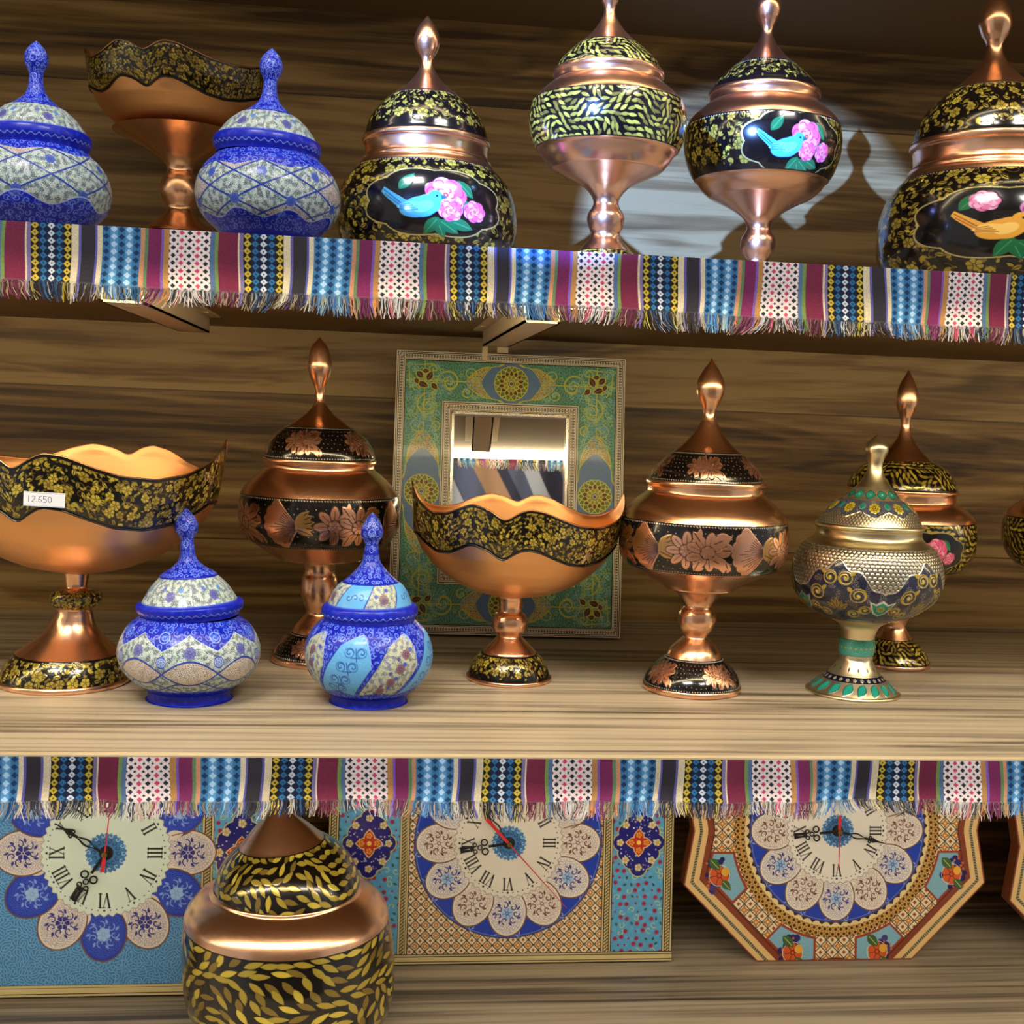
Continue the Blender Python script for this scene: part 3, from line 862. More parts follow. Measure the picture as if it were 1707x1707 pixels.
def potprof(s, yb):
    # heights above the foot in units of the big pot D
    f = dict(
        finial=[(-420, .3), (-410, 8), (-396, 17), (-378, 22), (-362, 18), (-348, 11), (-334, 12), (-318, 20), (-300, 36), (-286, 54), (-282, 58)],
        lid=[(-282, 58), (-276, 66), (-258, 84), (-236, 97), (-218, 102), (-212, 103)],
        rim=[(-212, 103), (-210, 106), (-203, 106), (-200, 102), (-180, 102), (-176, 107), (-170, 108), (-166, 112), (-160, 116)],
        band=[(-160, 116), (-148, 127), (-132, 138), (-112, 145), (-90, 148.5), (-66, 149), (-44, 145), (-26, 137), (-16, 129)],
        base=[(-16, 129), (-12, 122), (-4, 104), (-1, 98), (0, 96), (0, .1)])
    return {k: [(y*s+yb, r*s) for y, r in v] for k, v in f.items()}
pot('squat black pot painted with blue bird and pink roses, beside a blue jar', [(446, 713), (250, 711), (60, 712)], ZU, potprof(1.0, 446), 'vine', 21, [(.513, 'blue', 46)], s=10)
GP = potprof(1.24, 505)
pot('largest squat pot with an orange bird and pink flowers, right end of upper shelf', [(505, 1652), (250, 1654), (0, 1660)], ZU, GP, 'vine', 22, [(.522, 'orange', 48)], s=11)
HP = potprof(1.16, 1715)
HP['lid'] = [(1402, 70), (1409, 80), (1425, 98), (1445, 111), (1468, 119), (1484, 121)]
HP['finial'] = [(1270, .3), (1282, 9), (1296, 15), (1310, 18), (1322, 14), (1333, 9), (1345, 13), (1357, 24), (1372, 40), (1388, 56), (1401, 68), (1402, 70)]
HP['rim'] = [(1474, 119), (1476, 122), (1481, 124), (1484, 130), (1490, 142), (1500, 155), (1514, 165), (1526, 168)]
HP['band'] = [(1526, 168), (1540, 170), (1558, 172), (1582, 174), (1610, 174), (1640, 172), (1664, 167), (1684, 158), (1696, 150)]
pot('squat copper pot with yellow leaves on its black lid, standing before the clocks', [(1715, 488), (1500, 478), (1350, 478)], ZL, HP, 'leaf', 23, None, s=17, tilt=-.11)

# ------------------------------------------------------------------ scalloped bowls
HT = [(-90, 132), (-81, 180), (-72, 246), (-57, 315), (-45, 303), (-30, 225), (-20, 262), (-13, 325), (-6.5, 268), (-2, 236), (6, 245), (15.6, 290), (26.7, 332), (41, 345), (55.6, 318), (72, 250), (82, 185),
      (90, 128), (101, 250), (117, 331), (129, 344), (142, 310), (153, 252), (162, 228), (168, 255), (173, 302), (180, 262), (189, 240), (199, 275), (209, 328), (219, 350), (233, 332), (245, 280), (256, 190), (270, 132)]
HT = [(a, (h if a not in (-30, -20) else h)) for a, h in HT]
RP = [(60, 179), (300, 176), (470, 170), (600, 155), (700, 135), (770, 115), (830, 92), (880, 62), (905, 32), (915, 22)]
def bowl(label, axis, z0, ref, s, seed, stem, foot, base, tilt, knob=None, tag_=False, xoff=0, stemlabel=None):
    global rng
    rng = np.random.default_rng(seed); random.seed(seed)
    v = Vessel('scalloped_bowl', label, 'bowl', axis, z0, 'copper bowls with scalloped rims')
    A = v.A
    def Hz(H): return A.z(ref+(H-325)/4.2675*s)
    hs = np.linspace(40, 915, 60); zz = np.array([Hz(h) for h in hs])
    rr = np.interp(hs, [a for a, _ in RP], [b for _, b in RP])*s*np.array([A.scale(z) for z in zz])
    def H2z(H): return np.interp(H, hs, zz)
    def H2r(H): return np.interp(H, hs, rr)
    nu = int(2*PI*178*s*1.1)
    t = (np.arange(nu)/nu-.5)*360
    tt = np.where(t < -90, t+360, t)
    htop = np.interp(tt, [a for a, _ in HT], [b for _, b in HT])
    k = np.exp(-np.linspace(-2, 2, 45)**2); k /= k.sum()
    hsm = np.convolve(np.r_[htop[-22:], htop, htop[:22]], k, 'valid')
    hsm = hsm+(hsm-np.convolve(np.r_[hsm[-22:], hsm, hsm[:22]], k, 'valid'))*.5
    hbot = np.maximum(hsm, 222)+268
    a = t/180*PI
    def surf(Hm, dr=0.0):
        r = H2r(Hm)-dr; z = H2z(Hm)
        xc = np.interp(z, [q[0] for q in A.ax], [q[1] for q in A.ax])
        return np.stack([xc+r*np.sin(a), A.D-r*np.cos(a), z], -1)
    T = (tilt, float(Hz(700)))
    px = A.scale(Hz(400))
    hh = int(64*s*1.2)
    cv = Cv(nu, hh, BLK)
    gold_floral(cv, 5.6*s, 1.02)
    edge = np.clip(5.5*s-cv.v, 0, 1)+np.clip(5*s-(hh-1-cv.v), 0, 1)
    cv.fill(np.clip(edge, 0, 1), BLK)
    kk = np.linspace(0, 1, hh)[:, None]
    Hm = hsm[None, :]*(1-kk)+hbot[None, :]*kk
    P = surf(Hm)
    P[..., 0] += np.sin(a)*(cv.z*.00010); P[..., 1] -= np.cos(a)*(cv.z*.00010)
    grid_mesh('painted_band', v.place(P, T), M_LACQ, v.o, True, cv.out())
    kk = np.linspace(0, 1, 40)[:, None]
    P = surf(hbot[None, :]*(1-kk)+915*kk, .3*px)
    grid_mesh('copper_body', v.place(P[:, ::4], T), M_COPPER_IN, v.o, True)
    kk = np.linspace(0, 1, 50)[:, None]**1.0
    Q = surf(hsm[None, :]*(1-kk)+895*kk, 1.6*px*np.minimum(1, kk*20))
    Q = Q[::-1, ::2]
    grid_mesh('bowl_interior', v.place(Q, T), M_COPPER_IN, v.o, True)
    # raised trim along the lower edge of the band, and round the rim
    for nm, Hq, dr, wd in (('lower_trim', hbot, -.6*px, 1.9*px), ('rim_edge', hsm, -.1*px, 1.1*px)):
        c = surf(Hq[None, :], dr)[0][::3]
        n = len(c); ring = []
        for j in range(6):
            b = j*PI/3; e = a[::3]
            q = c.copy(); q[:, 0] += np.sin(e)*wd*math.cos(b); q[:, 1] -= np.cos(e)*wd*math.cos(b); q[:, 2] += wd*math.sin(b)
            ring.append(q)
        ring.append(ring[0])
        grid_mesh(nm, v.place(np.array(ring)[::-1], T), M_BLACKRIM if nm == 'lower_trim' else M_COPPER, v.o, True)
    if knob:
        up_, kn, lo_ = knob
        v.turn('stem', up_, M_COPPER, sub=3)
        cv = v.canvas(kn, 1.15); gold_floral(cv, 5.5, 1.2); v.painted('stem_ring', cv, M_LACQ)
        v.turn('stem', lo_, M_COPPER, sub=3)
    else:
        v.turn('stem', stem, M_COPPER, sub=3)
    cv = v.canvas(foot, 1.15); gold_floral(cv, 6.2*s, 1.05); edge = np.clip(4-cv.v, 0, 1); cv.fill(edge, BLK)
    v.painted('foot', cv, M_LACQ)
    v.turn('foot_rim', base, M_COPPER, sharp=True)
    if tag_:
        # paper price tag on the band
        cvt = Cv(150, 60, (206, 212, 226), wrap=False)
        for x0, y0, x1, y1 in ((3, 4, 146, 4), (3, 56, 146, 56)): cvt.line(x0, y0, x1, y1, 2, (150, 156, 190))
        seg = {'1': [(2, 0, 2, 8)], '2': [(0, 1, 1.5, 0), (1.5, 0, 4, 1), (4, 1, 4, 3.5), (4, 3.5, 0, 8), (0, 8, 4, 8)], '6': [(4, 0, 1, 1), (1, 1, 0, 4), (0, 4, 0, 7), (0, 7, 2, 8), (2, 8, 4, 7), (4, 7, 4, 5), (4, 5, 0, 4.4)],
               '5': [(4, 0, 0, 0), (0, 0, 0, 3.6), (0, 3.6, 3, 3.6), (3, 3.6, 4, 5.2), (4, 5.2, 3.4, 7.6), (3.4, 7.6, 0, 8)], '0': [(2, 0, 0, 2), (0, 2, 0, 6), (0, 6, 2, 8), (2, 8, 4, 6), (4, 6, 4, 2), (4, 2, 2, 0)]}
        x = 14
        for ch in '12.650':
            if ch == '.': cvt.disc(x+1, 40, 2.2, (70, 72, 90)); x += 8; continue
            for (p, q, r_, w_) in seg[ch]: cvt.line(x+p*2.7, 17+q*3, x+r_*2.7, 17+w_*3, 2.2, (70, 72, 90))
            x += 17
        p0, p1 = at(50, 817, A.D), at(108, 824, A.D)
        zt = H2z(np.array([0.])) 
        uu = (cvt.u/149); vv = (cvt.v/59)
        R = float(H2r(np.array(400.)))
        # the tag wraps round the band surface
        zc = A.z(819)
        xs_ = np.linspace(0, 1, 150); ys_ = np.linspace(0, 1, 60)
        xc = A.x(zc)
        depthf = A.scale(zc)*.90
        ang0 = math.asin((103-137)/ (R/depthf)); ang1 = math.asin((168-137)/(R/depthf))
        th = ang0+(ang1-ang0)*uu
        zz_ = zc+.0052-(vv*24)*depthf-.0008*uu*4*0
        Rr = R+.0010+.0004
        Pt = np.stack([xc+Rr*np.sin(th), A.D-Rr*np.cos(th), zz_], -1)
        Pt2 = v.place(Pt, T)
        grid_mesh('price_tag', Pt2, M_PRINT, v.o, False, cvt.out())
    return v
bowl('scalloped copper bowl with black and gold band, in front of the mirror', [(1131, 848), (1040, 850), (930, 855), (850, 860)], 0, 856, 1.0, 31,
     [(992, 24), (996, 21.5), (1001, 21), (1012, 19.5), (1020, 21), (1024, 26), (1034, 30), (1044, 30), (1051, 27), (1056, 21), (1060, 20), (1070, 30), (1083, 43), (1087, 45)],
     [(1087, 46), (1094, 54), (1104, 61), (1116, 66), (1124, 68.5)], [(1124, 69), (1125, 71), (1130, 71), (1131, 70), (1131, .1)], .030)
bowl('larger scalloped copper bowl with a price tag, at the left end of the middle shelf', [(1135, 107), (1060, 119), (990, 127), (930, 128), (850, 134), (780, 136)], 0, 774, 1.30, 32,
     None, [(1087, 84), (1098, 92), (1112, 99), (1126, 103)], [(1125, 103), (1126, 106), (1133, 106), (1135, 105), (1135, .1)], .030,
     knob=([(914, 60), (924, 46), (931, 44), (933, 42), (935, 28), (941, 23.5), (953, 21), (968, 18.5), (979, 18), (982, 26)],
           [(982, 26), (984, 34), (988, 40), (995, 42), (1004, 40), (1010, 34), (1013, 28)],
           [(1012, 29), (1016, 28), (1026, 31), (1040, 36), (1058, 49), (1074, 68), (1086, 84)]), tag_=True)
bowl('copper stemmed bowl between the two blue jars of the upper shelf', [(482, 299), (318, 300), (200, 300)], ZU, 129, .85, 33,
     [(224, 108), (236, 84), (246, 62), (255, 46), (263, 33), (272, 25), (282, 21), (290, 22), (298, 28), (310, 31), (324, 31), (336, 26), (346, 21), (356, 24), (370, 38), (384, 56), (390, 62)],
     [(390, 62), (415, 76), (445, 86), (472, 92)], [(472, 92), (474, 94), (490, 94), (492, 92), (492, .1)], .0)
# ------------------------------------------------------------------ blue enamel jars
def tri(x): return 2*np.abs(x-np.floor(x+.5))
def jar_body_zigzag(cv, n):
    U = cv.u/cv.w*n; H = cv.h; v = cv.v/H
    blue_zone(cv, np.ones_like(U), 15)
    top = .15+.20*tri(U)**.8
    m1 = np.clip((v-top)*H, 0, 1)*np.clip((.90-v)*H, 0, 1)
    scribble(cv, m1, CREAM, INK, 4.6, .55)
    cv.fill(m1*np.clip(2.2-np.abs(v-top)*H, 0, 1), (196, 210, 240))
    # lattice
    for f, k in ((1, 0), (-1, 0)):
        z = .60+.145*np.cos(2*PI*(U*.5*1+(.0 if f == 1 else .5)))
        cv.fill(np.clip(2.3-np.abs(v-z)*H, 0, 1), (34, 58, 160))
        z2 = .80+.10*np.cos(2*PI*(U*.5+(.5 if f == 1 else 0)))
        cv.fill(np.clip(2.2-np.abs(v-z2)*H, 0, 1)*(v < .92), (34, 58, 160))
    mid = (v > .60-.145*np.abs(np.cos(PI*U)))*(v < .60+.145*np.abs(np.cos(PI*U)))
    scribble(cv, mid*1.0*np.clip((v-.46)*H, 0, 1), (226, 216, 190), [(44, 54, 130), (170, 140, 100)], 6.5, .5)
    for f in (1, -1):
        z = .60+.145*np.cos(2*PI*(U*.5+(.0 if f == 1 else .5)))
        cv.fill(np.clip(2.3-np.abs(v-z)*H, 0, 1), (34, 58, 160))
    for i in range(n):
        x = (i+.0)*cv.w/n
        cv.flower(x, .36*H, 13, 8, .3, (96, 100, 170), (50, 60, 130), core=.3); cv.curl(x, .36*H, 17, 1, .8, 1.2, (110, 130, 150))
        x = (i+.5)*cv.w/n
        cv.ell(x, .47*H, 10, 12, 0, (40, 70, 180)); cv.ring(x, .47*H, 8, 1.6, (196, 212, 236)); cv.flower(x, .47*H, 6, 6, 0, (170, 190, 230), (40, 60, 150))
        cv.ring(x, .20*H, 12, 1.7, (150, 184, 250)); cv.disc(x, .20*H, 8, (42, 88, 222)); cv.curl(x, .2*H, 8, 0, .9, 1.2, (150, 184, 250))
    m = np.clip((v-.905)*H, 0, 1); blue_zone(cv, m, 11)
def jar_body_lattice(cv, n, low=.80, hi=.16, twist=0.0, rows=2.1, wob=.05, tint=CREAM):
    U = cv.u/cv.w*n; H = cv.h; v = cv.v/H
    blue_zone(cv, np.ones_like(U), 15)
    top = hi+.07*tri(U)
    bot = low+wob*np.cos(2*PI*U)
    m1 = np.clip((v-top)*H, 0, 1)*np.clip((bot-v)*H, 0, 1)
    scribble(cv, m1, tint, INK, 4.8, .55)
    q = (v-hi)/(low-hi)*rows*.5
    a = (U*.5*1+q) ; b = (U*.5-q)
    cell = (np.floor(a*2)+np.floor(b*2)) % 2
    scribble(cv, m1*(cell == 0)*((np.floor(a*2) % 3) == 0), (216, 208, 184), [(50, 64, 150), (150, 112, 70)], 6.5, .6)
    d1 = np.abs(a*2-np.round(a*2)); d2 = np.abs(b*2-np.round(b*2))
    gx = n/cv.w; gy = rows/(low-hi)/H; g = math.hypot(gx, gy)
    for d in (d1, d2):
        cv.fill(m1*np.clip(1.9-d/g+.3, 0, 1), (28, 54, 156))
    for i in range(n):
        for j in range(int(rows)+1):
            x = (i+(.5 if j % 2 else 0))*cv.w/n; y = (hi+(low-hi)*(j+.5)/rows*1.0)*H
            if hi*H+8 < y < low*H-12:
                cv.flower(x, y, 11, 7, .2, (70, 96, 190), (40, 56, 140), core=.3)
                for k in range(6):
                    t = k*PI/3; cv.leaf(x+17*math.cos(t), y+15*math.sin(t), 8, 4, t, random.choice([(96, 140, 110), (90, 100, 170)]))
    cv.fill(np.clip(1.6-np.abs(v-bot)*H, 0, 1), (170, 190, 240))
def jar_body_swirl(cv, n):
    U = cv.u/cv.w*n; H = cv.h; v = cv.v/H
    blue_zone(cv, np.ones_like(U), 14)
    s_ = U+.95*(v-.5)**1.0*1.1
    f = s_-np.floor(s_); idx = np.floor(s_).astype(int)
    top = .12+.30*np.abs(2*f-.72)**1.4
    m = np.clip((v-top)*H, 0, 1)*np.clip((.87+.03*np.cos(2*PI*f)-v)*H, 0, 1)*np.clip((f-.05)*cv.w/n, 0, 1)*np.clip((.97-f)*cv.w/n, 0, 1)
    ev = (idx % 2 == 0)
    scribble(cv, m*ev, (206, 214, 200), [(112, 130, 96), (90, 84, 110), (70, 90, 180)], 4.4, .55)
    cv.fill(m*(~ev), TURQ)
    cv.fill(m*(~ev)*np.clip(cv.noise(9)*.3, 0, .35), (120, 188, 236))
    e = np.clip(1-np.abs(m-.5)*2, 0, 1)
    dx = np.minimum(np.abs(f-.05), np.abs(f-.97))*cv.w/n
    cv.fill(np.clip(2.2-dx, 0, 1)*(v > top-.02)*(v < .88), (22, 52, 170))
    cv.fill(np.clip(1.5-np.abs(v-top)*H, 0, 1)*(f > .05)*(f < .97), (140, 170, 250))
    for i in range(n):
        for j, vy in enumerate((.36, .52, .68, .80)):
            x = ((i+.5)-.95*1.1*(vy-.5))*cv.w/n; y = vy*H
            if i % 2 == 0:
                cv.flower(x+random.uniform(-8, 8), y, 11, 8, 1, (130, 96, 108), (70, 56, 100), core=.35)
                cv.disc(x+16, y-9, 4.5, (70, 84, 190)); cv.disc(x-15, y+8, 4, (90, 80, 130)); cv.leaf(x+13, y+12, 9, 5, .5, (90, 120, 80))
            elif j < 4:
                for sg in (-1, 1):
                    cv.curl(x+sg*13, y-5, 9.5, PI/2*(1+sg), .9, 1.8, (30, 66, 160), dirn=sg)
                    cv.ring(x+sg*13, y-5, 9.5, 1.4, (40, 84, 176))
                cv.line(x, y-13, x+3, y+12, 1.8, (30, 66, 160)); cv.line(x-9, y+5, x+9, y+5, 1.6, (30, 66, 160))
    for i in range(n*2):
        x = (i+.5)*cv.w/(2*n)
        cv.ring(x+4, .17*H, 8, 1.4, (128, 160, 250)); cv.curl(x+4, .17*H, 8, 0, .9, 1.2, (150, 176, 255))
    blue_zone(cv, np.clip((v-.895)*H, 0, 1), 10)
def lid_dome(cv, n, kind):
    U = cv.u/cv.w*n; H = cv.h; v = cv.v/H
    if kind == 'swirl':
        f = U+.35*v; g = f-np.floor(f); ev = np.floor(f).astype(int) % 2 == 0
        scribble(cv, ev*1.0, (206, 214, 200), [(112, 130, 96), (90, 84, 130), (70, 90, 180)], 4.4, .55)
        cv.fill(~ev*1.0, TURQ)
        d = np.minimum(g, 1-g)*cv.w/n; cv.fill(np.clip(1.9-d, 0, 1), (22, 52, 170))
        for i in range(n):
            x = (i+.5-.35*.55)*cv.w/n
            if i % 2: [cv.curl(x+a, .55*H, 8, a, .9, 1.7, (30, 66, 160)) for a in (-13, 3, 17)]
            else: cv.flower(x, .6*H, 12, 8, 0, (120, 96, 110), (70, 56, 100)); cv.disc(x+10, .25*H, 4.5, (70, 84, 190)); cv.disc(x-18, .5*H, 4, (70, 84, 190))
    else:
        scribble(cv, np.ones_like(v), CREAM, INK, 4.8, .55)
        for i in range(n):
            x = (i+.5)*cv.w/n
            cv.flower(x, .62*H, 12, 8, .2, (92, 96, 170), (56, 56, 120), core=.3); cv.disc(x+24, .4*H, 6, (80, 130, 200)); cv.disc(x-22, .35*H, 5, (90, 110, 190))
            x = (i)*cv.w/n
            cv.fill(np.clip(1.1-np.abs(cv.u-(x % cv.w)), 0, 1), (90, 100, 150))
    cv.fill(np.clip((cv.v-(H-4)), 0, 1), (60, 90, 200))
def plain_blue(cv, s, wave=True, ink=(130, 160, 250)):
    cv.fill(np.clip(cv.noise(20, .6)*.5-.3, 0, .4), (40, 84, 222))
    if wave:
        y = cv.h*.62+2.4*np.sin(cv.u/cv.w*2*PI*round(cv.w/15))
        cv.fill(np.clip(1.4-np.abs(cv.v-y), 0, 1), (140, 168, 250))
def finial_blue(cv, pitch):
    blue_zone(cv, np.ones_like(cv.u), 13, ink=(140, 166, 250))
    for k in range(int(cv.h/pitch)):
        for i in range(3):
            cv.ring((i+.5*(k % 2)+.5)*cv.w/3, (k+.5)*pitch, pitch*.36, 1.4, (160, 186, 255))
def jar(label, axis, z0, p, kind, seed, n, tilt=None, body=None, uoff=0):
    global rng
    rng = np.random.default_rng(seed); random.seed(seed)
    v = Vessel('enamel_jar', label, 'jar', axis, z0, 'blue enamel jars with lids')
    if tilt is not None: tilt = (tilt, v.A.z(p['rim'][0][0]))
    cv = v.canvas(p['finial'], 1.6, BLUE); finial_blue(cv, 24); v.painted('finial', cv, M_ENAMEL, tilt=tilt)
    cv = v.canvas(p['cone'], 1.25, BLUE); blue_zone(cv, np.ones_like(cv.u), 13, ink=(132, 158, 246)); cv.fill(np.clip(cv.v-(cv.h-6), 0, 1), (16, 34, 170)); v.painted('lid_cone', cv, M_ENAMEL, tilt=tilt)
    cv = v.canvas(p['dome'], 1.25, CREAM); lid_dome(cv, 8 if kind == 'swirl' else 6, kind); cv.rgb = np.roll(cv.rgb, uoff, 1); v.painted('lid', cv, M_ENAMEL, tilt=tilt)
    cv = v.canvas(p['rim'], 1.2, BLUE); plain_blue(cv, 9); v.painted('lid_rim', cv, M_ENAMEL, tilt=tilt)
    cv = v.canvas(p['body'], 1.25, CREAM)
    (body or {'zig': jar_body_zigzag, 'swirl': jar_body_swirl, 'lat': jar_body_lattice}[kind])(cv, n)
    cv.rgb = np.roll(cv.rgb, uoff, 1)
    v.painted('body', cv, M_ENAMEL)
    cv = v.canvas(p['foot'], 1.2, BLUE); plain_blue(cv, 8); v.painted('foot', cv, M_ENAMEL)
    return v
J1 = dict(
    finial=[(846, .3), (852, 6.5), (862, 15), (873, 19), (884, 18.5), (893, 13.5), (899, 11), (917, 12)],
    cone=[(917, 12), (926, 13), (935, 17), (944, 26), (951, 37), (957, 46), (960, 47)],
    dome=[(960, 47), (964, 51), (972, 59), (982, 67), (992, 73), (1001, 78)],
    rim=[(1001, 78), (1002, 84), (1005, 87), (1011, 87), (1016, 85), (1020, 81), (1025, 79)],
    body=[(1025, 79), (1030, 85), (1042, 99), (1060, 110), (1079, 116), (1094, 115), (1112, 108), (1129, 93), (1138, 80), (1143, 73)],
    foot=[(1143, 73), (1147, 68), (1155, 66.5), (1161, 67), (1163, 66), (1163, .1)])
jar('white and blue enamel jar with a zigzag collar, standing before the large bowl', [(1163, 316), (850, 317)], 0, J1, 'zig', 41, 8, tilt=-.05, uoff=22)
J2 = dict(
    finial=[(854, .3), (861, 7), (872, 14), (882, 18), (893, 18), (901, 13), (909, 11), (924, 13)],
    cone=[(924, 13), (935, 15), (945, 21), (956, 31), (964, 40), (970, 47)],
    dome=[(970, 47), (975, 54), (988, 63), (998, 67), (1006, 70)],
    rim=[(1006, 70), (1007, 76), (1012, 79), (1020, 80), (1025, 77), (1032, 75)],
    body=[(1032, 75), (1038, 83), (1051, 95), (1068, 103), (1085, 106), (1101, 105), (1120, 98), (1135, 87), (1146, 75), (1150, 70)],
    foot=[(1150, 70), (1154, 64), (1163, 62), (1167, 62), (1168, 61), (1168, .1)])
jar('turquoise and white swirl-panelled enamel jar, standing left of the mirror frame', [(1168, 614), (1030, 616), (855, 623)], 0, J2, 'swirl', 42, 8, tilt=-.012, uoff=10)
def jup(yb, s=1.0):
    f = dict(
        finial=[(-330, .3), (-324, 7), (-314, 15), (-302, 19), (-290, 18), (-280, 13), (-272, 11), (-258, 12)],
        cone=[(-258, 12), (-248, 14), (-238, 19), (-228, 29), (-220, 40), (-215, 49)],
        dome=[(-215, 49), (-210, 55), (-202, 64), (-192, 72), (-182, 79), (-176, 82)],
        rim=[(-176, 82), (-175, 86), (-171, 88), (-163, 89), (-157, 87), (-151, 84), (-147, 83)],
        body=[(-147, 83), (-140, 90), (-128, 102), (-112, 112), (-94, 118), (-76, 119), (-58, 115), (-42, 106), (-26, 90), (-14, 76)],
        foot=[(-14, 76), (-9, 71), (-2, 70), (0, 69), (0, .1)])
    return {k: [(y*s+yb, r*s) for y, r in v] for k, v in f.items()}
def body_b(cv, n): jar_body_lattice(cv, n, low=.76, hi=.20, rows=2.0)
def body_a(cv, n): jar_body_lattice(cv, n, low=.66, hi=.08, rows=1.7, wob=.06)
jar('enamel jar with a blue diamond lattice, upper shelf between the slim stem and black pot', [(418, 449), (230, 446)], ZU, jup(410), 'lat', 43, 8, body=body_b, tilt=.03)
jar('enamel jar with a broad blue lower band, at the left end of the upper shelf', [(402, 62), (200, 60)], ZU, jup(398), 'lat', 44, 7, body=body_a)

# ------------------------------------------------------------------ green and silver urn
def green_urn():
    global rng
    rng = np.random.default_rng(51); random.seed(51)
    v = Vessel('enamelled_brass_urn', 'pale brass urn enamelled in green, navy and yellow, the shorter one standing in front', 'urn', [(1153, 1421), (1060, 1430), (960, 1445), (876, 1449), (811, 1456), (723, 1464)], 0)
    SIL = (214, 206, 178); NV = (17, 19, 42); TE = (30, 140, 124)
    v.turn('finial', [(723, .3), (732, 10), (742, 18), (752, 19), (762, 15), (773, 12), (787, 14), (800, 20), (811, 28)], M_BRASSY, sub=6)
    cv = v.canvas([(811, 28), (818, 35), (827, 42), (832, 47)], 1.3, SIL, .9)
    n = 13
    for i in range(n):
        x = (i+.5)*cv.w/n; cv.leaf(x, cv.h*.55, cv.w/n*.95, cv.h*.62, 0, (30, 80, 70), .1, 1); cv.leaf(x, cv.h*.55, cv.w/n*.8, cv.h*.46, 0, TE, .1, 1.6); cv.disc(x, cv.h*.55, 2.4, (180, 210, 190), .4, 2)
    v.painted('lid_collar', cv, M_LACQ)
    cv = v.canvas([(832, 47), (836, 56), (842, 64), (852, 73), (862, 79), (872, 84)], 1.3, SIL, .9)
    U = cv.u/cv.w*10; H = cv.h; vv = cv.v/H
    cv.fill(np.clip((.50+.22*tri(U)-vv)*H, 0, 1), NV, .1)
    cv.fill(np.clip((.50+.22*tri(U)-vv)*H, 0, 1)*cv.contour(6, .7), (150, 160, 190), .5)
    cv.fill(np.clip(1.6-np.abs(.50+.22*tri(U)-vv)*H, 0, 1), (230, 224, 205), .9, 2)
    pch = 8
    for r in range(int(H*.5/pch)+2):
        for i in range(cv.w//pch):
            x = (i+.5*(r % 2))*pch; y = H-3-r*pch*.75
            if y > H*(.53+.22*float(tri(np.array(x/cv.w*10)))): cv.line(x-3, y, x, y-5, 1.5, (60, 54, 60), .3); cv.line(x, y-5, x+3, y, 1.5, (60, 54, 60), .3)
    for i in range(10):
        x = (i+.5)*cv.w/10-1
        cv.flower(x, H*.36, 15, 9, 0, (212, 196, 60), (90, 80, 20), .3, 2); cv.curl(x, H*.36, 9, 0, 1.2, 1.6, (80, 72, 24))
        x = i*cv.w/10; cv.leaf(x, H*.30, 22, 15, PI/2, TE, .1, 1.5); cv.ring(x, H*.3, 8, 1.2, (150, 200, 190), .5)
    v.painted('lid', cv, M_LACQ, relief=.00012)
    v.turn('neck', [(872, 84), (873, 88), (878, 89), (881, 86), (886, 85), (893, 86), (899, 91), (904, 99), (906, 102)], M_BRASSY, sub=3)
    cv = v.canvas([(906, 102), (912, 108), (921, 114), (939, 120), (963, 122), (984, 117), (1001, 105), (1018, 84), (1028, 62)], 1.3, SIL, .9)
    H = cv.h; W = cv.w; U = cv.u/W*5; vv = cv.v/H
    pch = 9.5; row = 0; y = 8
    cols_ = int(W/pch)
    while y < H*.62:
        for i in range(cols_):
            x = (i+.5*(row % 2))*W/cols_
            cv.ring(x, y, 4.6, 1.5, (96, 88, 84), .6, -1); cv.disc(x, y-.5, 2.6, (226, 220, 200), 1, 1)
        y += 8; row += 1
    bound = .17+.33*np.abs(tri(U+.12))**1.3+.03*np.cos(U*2*PI*4)
    m_ = np.clip((vv-bound)*H, 0, 1)
    cv.fill(m_, NV, .05, 0); cv.fill(m_*cv.contour(6.5, .5)*.5, (120, 130, 160), .5)
    cv.fill(m_*cv.contour(8, .4)*(cv.noise(30) > .5), (190, 180, 150), .8)
    cv.fill(np.clip(2-np.abs(vv-bound)*H, 0, 1), (226, 222, 210), .9, 2)
    def vine(x, y, r, d):
        cv.ring(x, y, r, 2.6, (176, 152, 62), .4, 2); cv.curl(x, y, r, 1, 1.2, 2.6, (196, 170, 70), .4, d, 2); cv.disc(x, y, 3.4, (206, 188, 84), .4, 2)
        cv.leaf(x+d*r*1.1, y-r*.8, 14, 8, -.8*d, (186, 160, 66), .4, 2)
    for i in range(5):
        x0 = (i+.5-.12)*W/5
        x1 = (i-.12)*W/5
        for d in (-1, 1):
            vine(x1+d*15, H*.33, 13, d); vine(x1+d*42, H*.50, 15, -d); vine(x1+d*34, H*.76, 13, d); vine(x1+d*58, H*.68, 12, d)
        for k in range(-2, 3): cv.leaf(x1+k*7, H*.60+abs(k)*5, 26, 11, -PI/2+k*.35, (150, 124, 50), .4, 2, vein=(60, 50, 30))
        # teal shield flower
        cv.poly([(x0-26, H*.55), (x0-12, H*.58), (x0, H*.53), (x0+12, H*.58), (x0+26, H*.55), (x0+20, H*.64), (x0+14, H*.72), (x0, H*.77), (x0-14, H*.72), (x0-20, H*.64)], (222, 224, 216), .8, 2)
        cv.poly([(x0-21, H*.57), (x0-11, H*.60), (x0, H*.56), (x0+11, H*.60), (x0+21, H*.57), (x0+16, H*.65), (x0+11, H*.71), (x0, H*.745), (x0-11, H*.71), (x0-16, H*.65)], TE, .1, 2.5)
        cv.flower(x0, H*.65, 9, 7, 0, (170, 176, 90), (40, 90, 80), .3, 3)
    v.painted('body', cv, M_LACQ, relief=.00014)
    v.turn('stem', [(1028, 62), (1031, 52), (1036, 41), (1042, 33), (1050, 29.5), (1063, 27)], M_BRASSY, sub=3)
